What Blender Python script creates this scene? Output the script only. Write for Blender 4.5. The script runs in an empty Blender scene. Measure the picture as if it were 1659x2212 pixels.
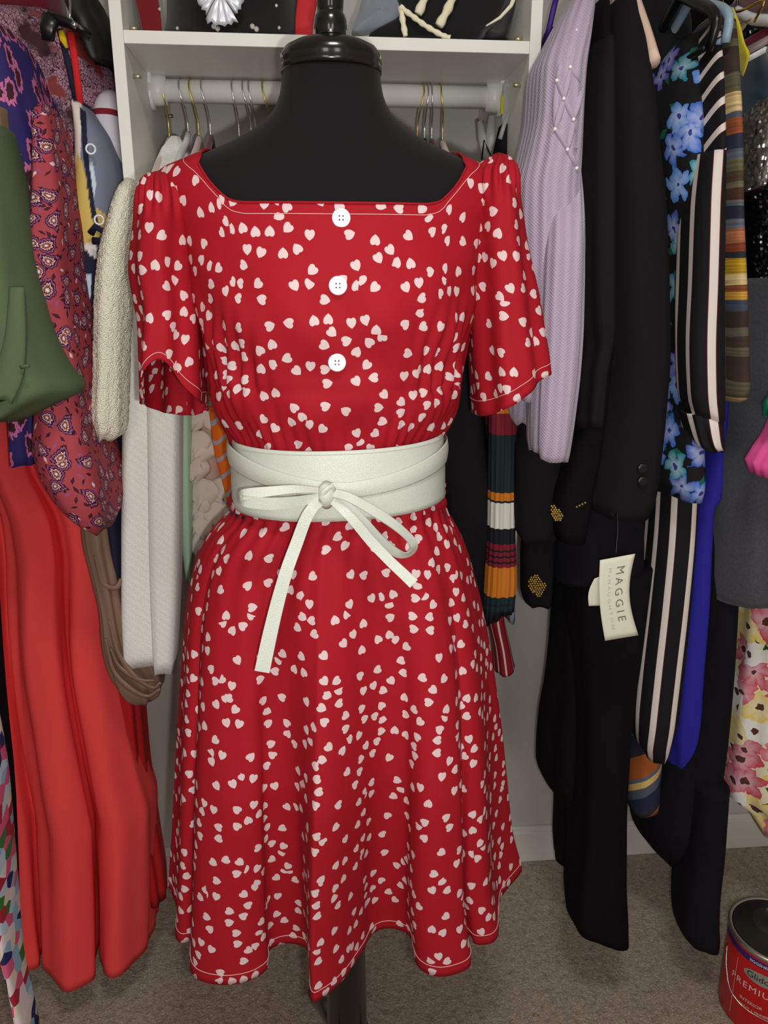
import bpy, bmesh, math, random
import numpy as np
from mathutils import Vector
random.seed(7); rng = np.random.RandomState(7)
S = bpy.context.scene; COL = S.collection
PI = math.pi

# ------------------------------------------------------------------ camera
F, CAMH, PITCH, YAW = 1660.0, 1.36, math.radians(16), math.radians(5)
cam = bpy.data.cameras.new('camera'); cam.sensor_fit = 'VERTICAL'; cam.sensor_height = 36.0
cam.lens = 36.0 * F / 2212.0; cam.clip_start = 0.02
camo = bpy.data.objects.new('camera', cam); COL.objects.link(camo)
camo.location = (0, 0, CAMH); camo.rotation_euler = (PI / 2 - PITCH, 0, -YAW)
S.camera = camo

# ------------------------------------------------------------------ light
S.view_settings.view_transform = 'Standard'; S.view_settings.look = 'None'
S.view_settings.exposure = 0.0; S.view_settings.gamma = 1.0
S.view_settings.use_curve_mapping = False
W = bpy.data.worlds.new('world'); S.world = W; W.use_nodes = True
W.node_tree.nodes['Background'].inputs[0].default_value = (0.75, 0.85, 1, 1)
W.node_tree.nodes['Background'].inputs[1].default_value = 0.4

def lamp(name, loc, rot, power, size, size_y=None, color=(1, 1, 1), shape='DISK'):
    l = bpy.data.lights.new(name, 'AREA'); l.energy = power; l.size = size; l.color = color
    l.shape = shape
    if size_y: l.size_y = size_y
    o = bpy.data.objects.new(name, l); COL.objects.link(o); o.location = loc; o.rotation_euler = rot
    return o
# the phone's own flash, a few centimetres right of and below the lens
FLASH = lamp('phone_flash', (0.028, 0.0, CAMH - 0.028), (PI / 2 - PITCH, 0, -YAW), 4.7, 0.02, color=(1.0, 0.99, 0.955))
# daylight entering by the two tall windows in the wall behind the photographer
for wx in (-0.75, 0.75):
    lamp('window_daylight', (wx, -2.36, 1.55), (PI / 2, 0, 0), 10, 0.62, 1.35, (1.0, 0.98, 0.95), 'RECTANGLE')
# round ceiling lamp of the room
lamp('ceiling_lamp_light', (0.1, 0.12, 2.395), (0, 0, 0), 10, 0.34, color=(1.0, 0.98, 0.94))

# ------------------------------------------------------------------ photo calibration helpers
def ray(px, py):
    d = ((px - 829.5) / F, 1.0, -(py - 1106) / F)
    c, s = math.cos(PITCH), math.sin(PITCH)
    y = d[1] * c + d[2] * s; z = -d[1] * s + d[2] * c; x = d[0]
    c, s = math.cos(YAW), math.sin(YAW)
    return (x * c + y * s, -x * s + y * c, z)
def P(px, py, Y):
    d = ray(px, py); t = Y / d[1]; return np.array((d[0] * t, Y, CAMH + d[2] * t))
def PZ(px, py, Z):
    d = ray(px, py); t = (Z - CAMH) / d[2]; return np.array((d[0] * t, d[1] * t, Z))
def proj(p):
    x, y, z = p[0], p[1], p[2] - CAMH
    c, s = math.cos(YAW), math.sin(YAW); x, y = x * c - y * s, x * s + y * c
    c, s = math.cos(PITCH), math.sin(PITCH); y, z = y * c - z * s, y * s + z * c
    return 829.5 + F * x / y, 1106 - F * z / y

# ------------------------------------------------------------------ materials
def lin(c):
    out = []
    for v in c[:3]:
        v = v / 255.0
        out.append(v / 12.92 if v <= 0.04045 else ((v + 0.055) / 1.055) ** 2.4)
    return (*out, 1.0)

class M:
    """small node-tree builder"""
    def __init__(s, name, rough=0.85, metallic=0.0, sheen=0.0, spec=0.3, coat=0.0):
        s.m = bpy.data.materials.new(name); s.m.use_nodes = True
        s.t = s.m.node_tree; s.b = s.t.nodes['Principled BSDF']
        s.b.inputs['Roughness'].default_value = rough
        s.b.inputs['Metallic'].default_value = metallic
        s.b.inputs['Specular IOR Level'].default_value = spec
        s.b.inputs['Sheen Weight'].default_value = sheen
        s.b.inputs['Coat Weight'].default_value = coat
        s._uv = None; s._ob = None
    def n(s, typ, ins=None, **kw):
        nd = s.t.nodes.new(typ)
        for k, v in kw.items(): setattr(nd, k, v)
        for k, v in (ins or {}).items(): s.set(nd.inputs[k], v)
        return nd
    def set(s, sock, v):
        if isinstance(v, bpy.types.NodeSocket): s.t.links.new(v, sock)
        else: sock.default_value = v
    @property
    def uv(s):
        if s._uv is None: s._uv = s.n('ShaderNodeUVMap', uv_map='UVMap').outputs[0]
        return s._uv
    @property
    def ob(s):
        if s._ob is None: s._ob = s.n('ShaderNodeTexCoord').outputs['Object']
        return s._ob
    def math(s, op, a, b=0.0, c=0.0):
        nd = s.n('ShaderNodeMath', operation=op)
        for i, v in enumerate((a, b, c)): s.set(nd.inputs[i], v)
        return nd.outputs[0]
    def vmath(s, op, a, b=(0, 0, 0), scale=None):
        nd = s.n('ShaderNodeVectorMath', operation=op)
        s.set(nd.inputs[0], a)
        if op == 'SCALE': s.set(nd.inputs['Scale'], scale)
        else: s.set(nd.inputs[1], b)
        return nd.outputs[0]
    def sep(s, v):
        nd = s.n('ShaderNodeSeparateXYZ'); s.set(nd.inputs[0], v); return nd.outputs
    def comb(s, x=0.0, y=0.0, z=0.0):
        nd = s.n('ShaderNodeCombineXYZ')
        for i, v in enumerate((x, y, z)): s.set(nd.inputs[i], v)
        return nd.outputs[0]
    def noise(s, vec, scale, detail=2.0, rough=0.5, col=False):
        nd = s.n('ShaderNodeTexNoise', {'Vector': vec, 'Scale': scale, 'Detail': detail, 'Roughness': rough})
        return nd.outputs[1 if col else 0]
    def vor(s, vec, scale, rnd=1.0, feature='F1', out='Distance', dims='3D'):
        nd = s.n('ShaderNodeTexVoronoi', {'Vector': vec, 'Scale': scale, 'Randomness': rnd}, feature=feature, voronoi_dimensions=dims)
        return nd if out is None else nd.outputs[out]
    def ramp(s, fac, stops, const=False):
        nd = s.n('ShaderNodeValToRGB'); cr = nd.color_ramp
        if const: cr.interpolation = 'CONSTANT'
        while len(cr.elements) < len(stops): cr.elements.new(0.5)
        for e, (p, c) in zip(cr.elements, stops): e.position = p; e.color = lin(c) if max(c) > 1 else (*c[:3], 1)
        s.set(nd.inputs[0], fac); return nd.outputs[0]
    def mix(s, fac, a, b):
        nd = s.n('ShaderNodeMix', data_type='RGBA')
        s.set(nd.inputs[0], fac)
        for sock, v in ((nd.inputs[6], a), (nd.inputs[7], b)):
            s.set(sock, lin(v) if isinstance(v, tuple) and len(v) == 3 else v)
        return nd.outputs[2]
    def base(s, v):
        s.set(s.b.inputs['Base Color'], lin(v) if isinstance(v, tuple) and len(v) == 3 else v); return s
    def bump(s, h, strength=0.3, dist=0.002):
        nd = s.n('ShaderNodeBump', {'Height': h, 'Strength': strength, 'Distance': dist})
        if s.b.inputs['Normal'].is_linked: s.t.links.new(s.b.inputs['Normal'].links[0].from_socket, nd.inputs['Normal'])
        s.t.links.new(nd.outputs[0], s.b.inputs['Normal']); return s
    # local coordinates inside random cells: (x, y, cell colour sockets)
    def cells(s, vec, scale, rnd=0.8):
        v = s.vmath('SCALE', vec, scale=scale)
        nd = s.vor(v, 1.0, rnd, out=None, dims='2D')
        loc = s.vmath('SUBTRACT', v, nd.outputs['Position'])
        c = s.n('ShaderNodeSeparateColor'); s.set(c.inputs[0], nd.outputs['Color'])
        return loc, c.outputs
    def rot(s, v, ang):
        nd = s.n('ShaderNodeVectorRotate', rotation_type='Z_AXIS'); s.set(nd.inputs['Vector'], v); s.set(nd.inputs['Angle'], ang)
        return nd.outputs[0]

def plain(name, col, rough=0.85, metallic=0.0, sheen=0.0, spec=0.3, coat=0.0, weave=0.0, scale=900, var=0.0):
    m = M(name, rough, metallic, sheen, spec, coat)
    if var:
        f = m.noise(m.ob, 9, 3); d = tuple(int(c * (1 - var)) for c in col)
        m.base(m.mix(f, d, tuple(min(255, int(c * (1 + var))) for c in col)))
    else: m.base(col)
    if weave: m.bump(m.noise(m.ob, scale, 1), weave, 0.001)
    return m.m

def hearts_mat():
    m = M('red_heart_print_fabric', 0.75, spec=0.15)
    loc, rc = m.cells(m.uv, 1 / 0.0300, 0.74)
    q = m.rot(loc, m.math('MULTIPLY', rc[0], 6.283))
    x, y, _ = m.sep(q)
    pair = m.math('GREATER_THAN', rc[1], 0.38)
    px = m.math('SUBTRACT', m.math('ABSOLUTE', x), 0.262)
    x1 = m.math('ADD', m.math('MULTIPLY', px, pair), m.math('MULTIPLY', x, m.math('SUBTRACT', 1.0, pair)))
    q2 = m.rot(m.comb(x1, y, 0.0), m.math('MULTIPLY_ADD', rc[2], 0.9, -0.35))
    hx, hy, _ = m.sep(m.vmath('MULTIPLY', q2, (1 / 0.158, 1 / 0.172, 1)))
    hy = m.math('ADD', hy, 0.12)
    x2 = m.math('MULTIPLY', hx, hx); y2 = m.math('MULTIPLY', hy, hy)
    a = m.math('SUBTRACT', m.math('ADD', x2, y2), 1.0)
    a3 = m.math('MULTIPLY', m.math('MULTIPLY', a, a), a)
    f = m.math('SUBTRACT', a3, m.math('MULTIPLY', x2, m.math('MULTIPLY', y2, hy)))
    mask = m.math('LESS_THAN', f, 0.0)
    m.base(m.mix(mask, (160, 22, 35), (216, 190, 190)))
    m.bump(m.noise(m.uv, 700, 2), 0.08, 0.001)
    return m.m

def stripes_v(name, stops, rough=0.85, weave=0.1, axis=1, scale=1.0, off=0.0, wobble=0.0, repeat=False):
    """constant-colour bands along the uv axis; stops in metres"""
    m = M(name, rough)
    u = m.sep(m.uv)[axis]
    if wobble: u = m.math('ADD', u, m.math('MULTIPLY', m.noise(m.uv, 14, 1), wobble))
    f = m.math('MULTIPLY_ADD', u, scale, off)
    if repeat: f = m.math('FRACT', f)
    c_ = m.ramp(f, stops, True)
    if wobble: c_ = m.mix(m.math('MULTIPLY', m.ramp(m.noise(m.vmath('MULTIPLY', m.uv, (6, 260, 1)), 1.0, 2), [(0.42, (0, 0, 0)), (0.6, (1, 1, 1))]), 0.45), c_, (52, 44, 44))
    m.base(c_); m.bump(m.noise(m.uv, 800, 1), weave, 0.001)
    return m.m

def flower_mat(name, ground, petals, leaf, scale, density=0.75, rough=0.85, size=0.4, centre=(240, 220, 90), npet=5):
    m = M(name, rough)
    loc, rc = m.cells(m.vmath('ADD', m.uv, m.vmath('SCALE', m.noise(m.uv, 45, 2, col=True), scale=0.026)), scale, 0.9)
    x, y, _ = m.sep(loc)
    ang = m.math('ADD', m.math('ARCTAN2', y, x), m.math('MULTIPLY', rc[0], 6.28))
    r = m.math('SQRT', m.math('ADD', m.math('MULTIPLY', x, x), m.math('MULTIPLY', y, y)))
    edge = m.math('MULTIPLY_ADD', m.math('ABSOLUTE', m.math('SINE', m.math('MULTIPLY', ang, npet / 2))), size * 0.45, size * 0.55)
    k = m.math('DIVIDE', r, edge)
    fl = m.math('MULTIPLY', m.math('LESS_THAN', k, 1.0), m.math('LESS_THAN', rc[1], density))
    pc = m.ramp(rc[2], [(i / len(petals), c) for i, c in enumerate(petals)], True)
    pc = m.mix(m.math('MULTIPLY', m.math('SUBTRACT', 1.0, k), 0.55), pc, (235, 240, 250))
    pc = m.mix(m.math('LESS_THAN', r, size * 0.16), pc, centre)
    # leaves from a second, finer cell layer
    l2, r2 = m.cells(m.vmath('ADD', m.uv, (3.3, 1.7, 0)), scale * 1.3, 0.8)
    lx, ly, _ = m.sep(m.rot(l2, m.math('MULTIPLY', r2[0], 6.28)))
    le = m.math('ADD', m.math('MULTIPLY', m.math('ABSOLUTE', lx), 3.2), m.math('MULTIPLY', m.math('ABSOLUTE', ly), 1.6))
    lm = m.math('MULTIPLY', m.math('LESS_THAN', le, 0.55), m.math('LESS_THAN', r2[1], 0.7))
    lc = m.mix(m.noise(m.uv, scale * 6, 1), leaf, tuple(int(v * 0.55) for v in leaf))
    m.base(m.mix(fl, m.mix(lm, ground, lc), pc)); m.bump(m.noise(m.uv, 700, 1), 0.1, 0.001)
    return m.m

def paisley_mat():
    m = M('rust_paisley_fabric', 0.75, spec=0.2)
    w = m.vmath('ADD', m.uv, m.vmath('SCALE', m.noise(m.uv, 40, 2, col=True), scale=0.010))
    loc, rc = m.cells(w, 1 / 0.032, 0.85)
    x, y, _ = m.sep(m.rot(loc, m.math('MULTIPLY', rc[0], 6.28)))
    bend = m.math('ADD', x, m.math('MULTIPLY', m.math('MULTIPLY', y, y), 1.1))
    r = m.math('SQRT', m.math('ADD', m.math('MULTIPLY', m.math('MULTIPLY', bend, bend), 2.6), m.math('MULTIPLY', y, y)))
    ang = m.math('ARCTAN2', y, bend); r = m.math('MULTIPLY', m.math('ADD', r, m.math('MULTIPLY', m.math('SINE', m.math('MULTIPLY', ang, 11.0)), 0.03)), 0.80)
    G = (164, 66, 74)
    ring = m.ramp(r, [(0, (226, 208, 216)), (0.06, (54, 26, 42)), (0.11, (196, 104, 66)), (0.16, (214, 190, 204)), (0.19, (58, 22, 46)), (0.26, (158, 84, 132)), (0.31, (52, 22, 40)), (0.37, G)], True)
    l2, r2 = m.cells(m.vmath('ADD', w, (1.3, 2.1, 0)), 1 / 0.014, 0.9)
    lx, ly, _ = m.sep(m.rot(l2, m.math('MULTIPLY', r2[0], 6.28)))
    le = m.math('ADD', m.math('MULTIPLY', m.math('ABSOLUTE', lx), 2.6), m.math('ABSOLUTE', ly))
    lc = m.ramp(r2[2], [(0, (66, 26, 44)), (0.45, (150, 78, 122)), (0.62, (70, 28, 40)), (0.85, (220, 196, 204))], True)
    small = m.mix(m.math('MULTIPLY', m.math('LESS_THAN', le, 0.42), m.math('LESS_THAN', r2[1], 0.9)), G, lc)
    m.base(m.mix(m.math('LESS_THAN', r, 0.37), small, ring)); m.bump(m.noise(m.uv, 700, 1), 0.06, 0.001)
    return m.m

def purple_floral_mat():
    m = M('indigo_pink_print_fabric', 0.75)
    w = m.vmath('ADD', m.vmath('MULTIPLY', m.uv, (1.5, 0.8, 1)), m.vmath('SCALE', m.noise(m.uv, 60, 2, col=True), scale=0.016))
    loc, rc = m.cells(w, 1 / 0.036, 0.9)
    x, y, _ = m.sep(m.rot(loc, m.math('MULTIPLY', rc[0], 3.0)))
    ang = m.math('ARCTAN2', y, x)
    r = m.math('SQRT', m.math('ADD', m.math('MULTIPLY', x, x), m.math('MULTIPLY', m.math('MULTIPLY', y, y), 0.5)))
    e = m.math('MULTIPLY_ADD', m.math('SINE', m.math('MULTIPLY', ang, 9.0)), 0.045, 0.34)
    k = m.math('DIVIDE', r, e)
    c = m.ramp(k, [(0, (58, 24, 34)), (0.55, (196, 104, 152)), (0.94, (60, 36, 66)), (0.98, (46, 36, 98))], True)
    m.base(c); m.bump(m.noise(m.uv, 700, 1), 0.06, 0.001)
    return m.m

def snake_mat():
    m = M('mauve_reptile_print_fabric', 0.7)
    w = m.vmath('ADD', m.uv, m.vmath('SCALE', m.noise(m.uv, 30, 2, col=True), scale=0.02))
    d = m.vor(m.vmath('MULTIPLY', w, (1, 0.7, 1)), 260, 1.0, 'DISTANCE_TO_EDGE')
    sc = m.mix(m.math('LESS_THAN', d, 0.07), (172, 130, 150), (70, 30, 44))
    big = m.noise(w, 17, 3, 0.6)
    c = m.mix(m.ramp(big, [(0.36, (0, 0, 0)), (0.46, (1, 1, 1))]), (56, 22, 32), sc)
    b2 = m.noise(m.vmath('ADD', w, (5, 2, 0)), 22, 2)
    c = m.mix(m.ramp(b2, [(0.56, (0, 0, 0)), (0.62, (1, 1, 1))]), c, (126, 50, 46))
    m.base(c); return m.m

def knit_mat(name, col, col2, u=190.0, v=230.0, strength=0.6, fuzz=0.3, dist=0.003, rib=0.0):
    m = M(name, 0.95, sheen=fuzz, spec=0.1)
    x, y, _ = m.sep(m.uv)
    s1 = m.math('SINE', m.math('MULTIPLY', x, u)); s2 = m.math('SINE', m.math('MULTIPLY_ADD', y, v, m.math('MULTIPLY', m.math('ABSOLUTE', s1), 1.6)))
    h = m.math('MULTIPLY_ADD', m.math('MULTIPLY', s1, s2), 0.5, 0.5)
    h = m.math('ADD', h, m.math('MULTIPLY', m.noise(m.uv, 420, 2), 0.7))
    if rib: h = m.math('ADD', h, m.math('MULTIPLY', m.math('SINE', m.math('MULTIPLY', x, rib)), 1.2))
    m.base(m.mix(m.math('MULTIPLY', h, 0.6), col2, col)); m.bump(h, strength, dist)
    return m.m

def boucle_mat(name, col, col2, scale=420, strength=0.8, dist=0.004):
    m = M(name, 0.95, sheen=0.15, spec=0.1)
    v = m.vmath('MULTIPLY', m.uv, (1.0, 1.5, 1.0)); d = m.vor(v, scale, 0.9, dims='2D'); n_ = m.noise(m.uv, scale * 1.6, 2)
    x, y, _ = m.sep(m.uv); row = m.math('SINE', m.math('MULTIPLY', m.math('ADD', y, m.math('MULTIPLY', x, 0.8)), 520.0))
    h = m.math('ADD', m.math('SUBTRACT', 1.0, d), m.math('MULTIPLY_ADD', n_, 0.6, m.math('MULTIPLY', row, 0.10)))
    m.base(m.mix(m.ramp(h, [(0.45, (0, 0, 0)), (0.95, (1, 1, 1))]), col2, col)); m.bump(h, strength, dist)
    return m.m

def sequin_mat(name, c1, c2, scale=230):
    m = M(name, 0.18, metallic=0.85, spec=0.6)
    nd = m.vor(m.uv, scale, 0.6, out=None, dims='2D')
    m.base(m.mix(nd.outputs['Color'], c1, c2))
    n = m.vmath('SCALE', m.vmath('SUBTRACT', nd.outputs['Color'], (0.5, 0.5, 0.5)), scale=1.1)
    g = m.n('ShaderNodeNewGeometry').outputs['Normal']
    nn = m.vmath('NORMALIZE', m.vmath('ADD', g, n)); m.t.links.new(nn, m.b.inputs['Normal'])
    return m.m

def attr_mat(name, rough=0.8, weave=0.08):
    m = M(name, rough)
    a = m.n('ShaderNodeAttribute', attribute_name='print'); m.base(a.outputs['Color'])
    m.bump(m.noise(m.uv, 800, 1), weave, 0.001); return m.m

def carpet_mat():
    m = M('brown_carpet', 1.0, sheen=0.2, spec=0.05)
    a = m.noise(m.ob, 240, 3, 0.7); b = m.noise(m.ob, 9, 3, 0.6); c = m.noise(m.ob, 90, 2, 0.6)
    col = m.mix(a, (128, 112, 96), (214, 198, 178))
    col = m.mix(m.math('MULTIPLY', m.ramp(c, [(0.35, (0, 0, 0)), (0.65, (1, 1, 1))]), 0.45), col, (150, 130, 112))
    col = m.mix(m.math('MULTIPLY', m.ramp(b, [(0.35, (0, 0, 0)), (0.7, (1, 1, 1))]), 0.35), col, (190, 172, 150))
    d = m.vor(m.ob, 170, 1.0)
    col = m.mix(m.ramp(d, [(0.15, (1, 1, 1)), (0.4, (0, 0, 0))]), col, (206, 190, 168)); e = m.noise(m.vmath('ADD', m.ob, (3, 1, 0)), 60, 3, 0.7)
    col = m.mix(m.ramp(e, [(0.5, (0, 0, 0)), (0.68, (0.55, 0.55, 0.55))]), col, (110, 92, 76))
    m.base(col); m.bump(a, 1.0, 0.006); m.bump(c, 0.6, 0.008)
    return m.m

def paint_mat(name, col, rough=0.6, bump=0.04):
    m = M(name, rough, spec=0.3); m.base(m.mix(m.noise(m.ob, 3, 2), tuple(int(v * 0.97) for v in col), col))
    m.bump(m.noise(m.ob, 320, 2), bump, 0.001); return m.m

def leather_mat(name, col):
    m = M(name, 0.42, spec=0.45)
    d = m.vor(m.ob, 420, 1.0, 'DISTANCE_TO_EDGE'); m.base(m.mix(m.noise(m.ob, 14, 2), tuple(int(v * 0.955) for v in col), col))
    m.bump(m.math('MINIMUM', d, 0.25), 0.35, 0.0015); return m.m

MAT = {}
def mk(k, f): MAT[k] = f
mk('wall', paint_mat('warm_white_wall_paint', (194, 190, 184)))
mk('base', paint_mat('white_trim_paint', (214, 211, 203), 0.5))
mk('ceil', paint_mat('ceiling_paint', (225, 222, 215), 0.9))
mk('carpet', carpet_mat())
mk('melamine', paint_mat('white_melamine', (234, 233, 224), 0.38, 0.015))
mk('pvc', plain('white_plastic', (232, 232, 226), 0.35, spec=0.4))
mk('pin', plain('brass_pin', (196, 178, 150), 0.35, metallic=0.8))
mk('black_jersey', plain('black_jersey', (26, 23, 25), 0.95, sheen=0.06, spec=0.1, weave=0.1))
mk('lacquer', plain('black_lacquer', (14, 12, 12), 0.2, spec=0.55, coat=0.35))
mk('hearts', hearts_mat())
mk('thread', plain('pale_thread', (236, 196, 196), 0.8))
mk('button', plain('white_button_plastic', (238, 240, 246), 0.25, spec=0.5))
mk('hole', plain('dark_button_hole', (110, 60, 70), 0.8))
mk('leather', leather_mat('white_leatherette', (206, 210, 198)))
mk('leather_seam', plain('cream_seam', (196, 194, 178), 0.6))
mk('gold', plain('gold_wire', (214, 178, 96), 0.25, metallic=1.0))
mk('chrome', plain('chrome_wire', (205, 207, 210), 0.15, metallic=1.0))
mk('pink_velvet', plain('pale_pink_velvet', (214, 188, 180), 0.95, sheen=0.4))
mk('maroon_velvet', plain('maroon_velvet', (96, 12, 30), 0.95, sheen=0.3))
mk('black_velvet', plain('black_velvet', (18, 16, 18), 0.95, sheen=0.03))

# ------------------------------------------------------------------ geometry helpers
def link(name, me, mat=None, parent=None):
    o = bpy.data.objects.new(name, me); COL.objects.link(o)
    if mat is not None: me.materials.append(MAT[mat] if isinstance(mat, str) else mat)
    if parent is not None: o.parent = parent
    return o
def tag(o, label, cat, group=None, kind=None):
    o['label'] = label; o['category'] = cat
    if group: o['group'] = group
    if kind: o['kind'] = kind
    return o
def thing(name, label, cat, loc=(0, 0, 0), group=None):
    o = bpy.data.objects.new(name, None); COL.objects.link(o); o.empty_display_size = 0.05
    ROOTS[o.name] = tuple(loc); return tag(o, label, cat, group)
ROOTS = {}
def mesh(verts, faces, uvs=None, smooth=True):
    me = bpy.data.meshes.new('mesh')
    me.from_pydata([tuple(map(float, v)) for v in verts], [], faces)
    if smooth: me.polygons.foreach_set('use_smooth', [True] * len(me.polygons))
    if uvs is not None:
        ul = me.uv_layers.new(name='UVMap')
        ul.data.foreach_set('uv', np.asarray(uvs, dtype=np.float32).ravel())
    me.update(); return me
def grid_mesh(pts, uv=None, closed=True, cap0=False, cap1=False, flip=False):
    """pts[r][c] -> 3-vectors; closed in c. uv[r][c] may hold one extra column for the seam"""
    R, C = pts.shape[:2]; faces, fu = [], []
    cols = C if closed else C - 1
    for r in range(R - 1):
        for c in range(cols):
            d = (c + 1) % C
            q = (r * C + c, r * C + d, (r + 1) * C + d, (r + 1) * C + c)
            e = c + 1 if (uv is not None and uv.shape[1] > C) else d
            u = None if uv is None else (uv[r, c], uv[r, e], uv[r + 1, e], uv[r + 1, c])
            if flip: q = q[::-1]; u = None if u is None else u[::-1]
            faces.append(q)
            if u is not None: fu.extend(u)
    verts = list(pts.reshape(-1, 3))
    for row, on, inv in ((0, cap0, False), (R - 1, cap1, True)):
        if not on: continue
        off = on if isinstance(on, (int, float)) and not isinstance(on, bool) else 0.0
        ctr = pts[row].mean(axis=0) + np.array((0, 0, off)); k = len(verts); verts.append(ctr)
        for c in range(C):
            d = (c + 1) % C
            q = (row * C + d, row * C + c, k); q = q[::-1] if inv != flip else q
            faces.append(q)
            if uv is not None:
                uu = uv[row, c]; fu.extend((uu, uu, uu))
    return mesh(verts, faces, fu if uv is not None else None)
def tube_pts(path, rad, n=8, flat=1.0, up=None):
    path = np.asarray(path, float); R = len(path)
    rad = np.full(R, rad) if np.isscalar(rad) else np.asarray(rad, float)
    tang = np.gradient(path, axis=0); tang /= np.linalg.norm(tang, axis=1)[:, None] + 1e-9
    nrm = np.array(up if up is not None else (0.31, 0.57, 0.76), float); out = np.zeros((R, n, 3))
    for i in range(R):
        nrm = nrm - tang[i] * nrm.dot(tang[i]); l = np.linalg.norm(nrm)
        if l < 1e-4: nrm = np.array((1.0, 0, 0)) - tang[i] * tang[i][0]; l = np.linalg.norm(nrm)
        nrm = nrm / l; b = np.cross(tang[i], nrm)
        for k in range(n):
            a = 2 * PI * k / n
            out[i, k] = path[i] + rad[i] * (math.cos(a) * nrm * flat + math.sin(a) * b)
    return out
def tube(path, rad, n=8, flat=1.0, up=None, caps=True):
    return grid_mesh(tube_pts(path, rad, n, flat, up), cap0=caps, cap1=caps)
def join(*ms):
    v, f, u, hasuv = [], [], [], any(m.uv_layers for m in ms); sm = []
    for m in ms:
        k = len(v); v.extend([tuple(x.co) for x in m.vertices])
        f.extend([tuple(i + k for i in p.vertices) for p in m.polygons]); sm.extend([p.use_smooth for p in m.polygons])
        if hasuv: u.extend([tuple(x.uv) for x in m.uv_layers[0].data] if m.uv_layers else [(0, 0)] * len(m.loops))
    o = mesh(v, f, u if hasuv else None); o.polygons.foreach_set('use_smooth', sm); return o
def lathe(prof, cx, cy, n=48, uv=False):
    pts = np.array([[(cx + r * math.sin(2 * PI * k / n), cy - r * math.cos(2 * PI * k / n), z) for k in range(n)] for r, z in prof])
    U = None
    if uv: U = np.array([[(k / n, z) for k in range(n + 1)] for r, z in prof])
    return grid_mesh(pts, U, cap0=True, cap1=True)
def box(x0, x1, y0, y1, z0, z1, bev=0.0):
    bm = bmesh.new(); bmesh.ops.create_cube(bm, size=1)
    for v in bm.verts: v.co = Vector(((x0 + x1) / 2 + v.co.x * (x1 - x0), (y0 + y1) / 2 + v.co.y * (y1 - y0), (z0 + z1) / 2 + v.co.z * (z1 - z0)))
    if bev: bmesh.ops.bevel(bm, geom=bm.edges[:], offset=bev, segments=2, affect='EDGES', profile=0.5)
    me = bpy.data.meshes.new('mesh'); bm.to_mesh(me); bm.free(); return me
def spline(pts, n, closed=False, by=None):
    """centripetal-ish Catmull-Rom through pts, n samples spread by chord length"""
    p = np.asarray(pts, float)
    d = np.linalg.norm(np.diff(np.vstack([p, p[:1]]) if closed else p, axis=0), axis=1) ** 0.5 + 1e-6
    t = np.concatenate([[0], np.cumsum(d)])
    if closed: q = np.vstack([p, p[:1]])
    else: q = p
    m = np.zeros_like(q)
    for i in range(len(q)):
        if closed:
            a, b = (i - 1) % len(p), (i + 1) % len(p); ta = t[i] - d[(i - 1) % len(d)]; tb = t[i] + d[i % len(d)]
            m[i] = (p[b] - p[a]) / (tb - ta)
        else:
            a, b = max(i - 1, 0), min(i + 1, len(q) - 1); m[i] = (q[b] - q[a]) / (t[b] - t[a])
    ts = np.linspace(0, t[-1], n, endpoint=not closed)
    k = np.clip(np.searchsorted(t, ts, side='right') - 1, 0, len(t) - 2)
    h = (t[k + 1] - t[k])[:, None]; s = ((ts - t[k])[:, None]) / h
    return ((2 * s**3 - 3 * s**2 + 1) * q[k] + (s**3 - 2 * s**2 + s) * h * m[k] + (-2 * s**3 + 3 * s**2) * q[k + 1] + (s**3 - s**2) * h * m[k + 1])
def pch(xs, ys, x):
    """monotone cubic interpolation; xs ascending"""
    xs = np.asarray(xs, float); ys = np.asarray(ys, float); h = np.diff(xs)
    d = np.diff(ys, axis=0) / (h[:, None] if ys.ndim > 1 else h); m = np.zeros_like(ys)
    m[0], m[-1] = d[0], d[-1]
    if len(xs) > 2:
        a, b = d[:-1], d[1:]; w = np.where(a * b > 0, 2 * a * b / np.where(np.abs(a + b) < 1e-12, 1e-12, a + b), 0); m[1:-1] = w
    x = np.clip(np.atleast_1d(np.asarray(x, float)), xs[0], xs[-1])
    k = np.clip(np.searchsorted(xs, x, side='right') - 1, 0, len(xs) - 2); s = (x - xs[k]) / h[k]; hh = h[k]
    if ys.ndim > 1: s = s[:, None]; hh = hh[:, None]
    return (2 * s**3 - 3 * s**2 + 1) * ys[k] + (s**3 - 2 * s**2 + s) * hh * m[k] + (-2 * s**3 + 3 * s**2) * ys[k + 1] + (s**3 - s**2) * hh * m[k + 1]
def ring_uv(pts, z=None):
    """u = metres round the ring measured from mid-front (column 0), v = metres down"""
    R, C = pts.shape[:2]; U = np.zeros((R, C + 1, 2))
    for r in range(R):
        d = np.linalg.norm(np.diff(np.vstack([pts[r], pts[r][:1]]), axis=0), axis=1); U[r, 1:, 0] = np.cumsum(d)
        U[r, :, 0] -= U[r, -1, 0] / 2
    dv = np.linalg.norm(np.diff(pts, axis=0), axis=2).mean(axis=1); U[1:, :, 1] = -np.cumsum(dv)[:, None]
    return U
def supell(a, n):
    c, s = np.cos(a), np.sin(a)
    return np.sign(s) * np.abs(s) ** (2 / n), np.sign(c) * np.abs(c) ** (2 / n)
def solid(o, t, off=0.0):
    md = o.modifiers.new('thickness', 'SOLIDIFY'); md.thickness = t; md.offset = off; return o
def subsurf(o, l=1):
    md = o.modifiers.new('smooth', 'SUBSURF'); md.levels = l; md.render_levels = l; return o

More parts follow.
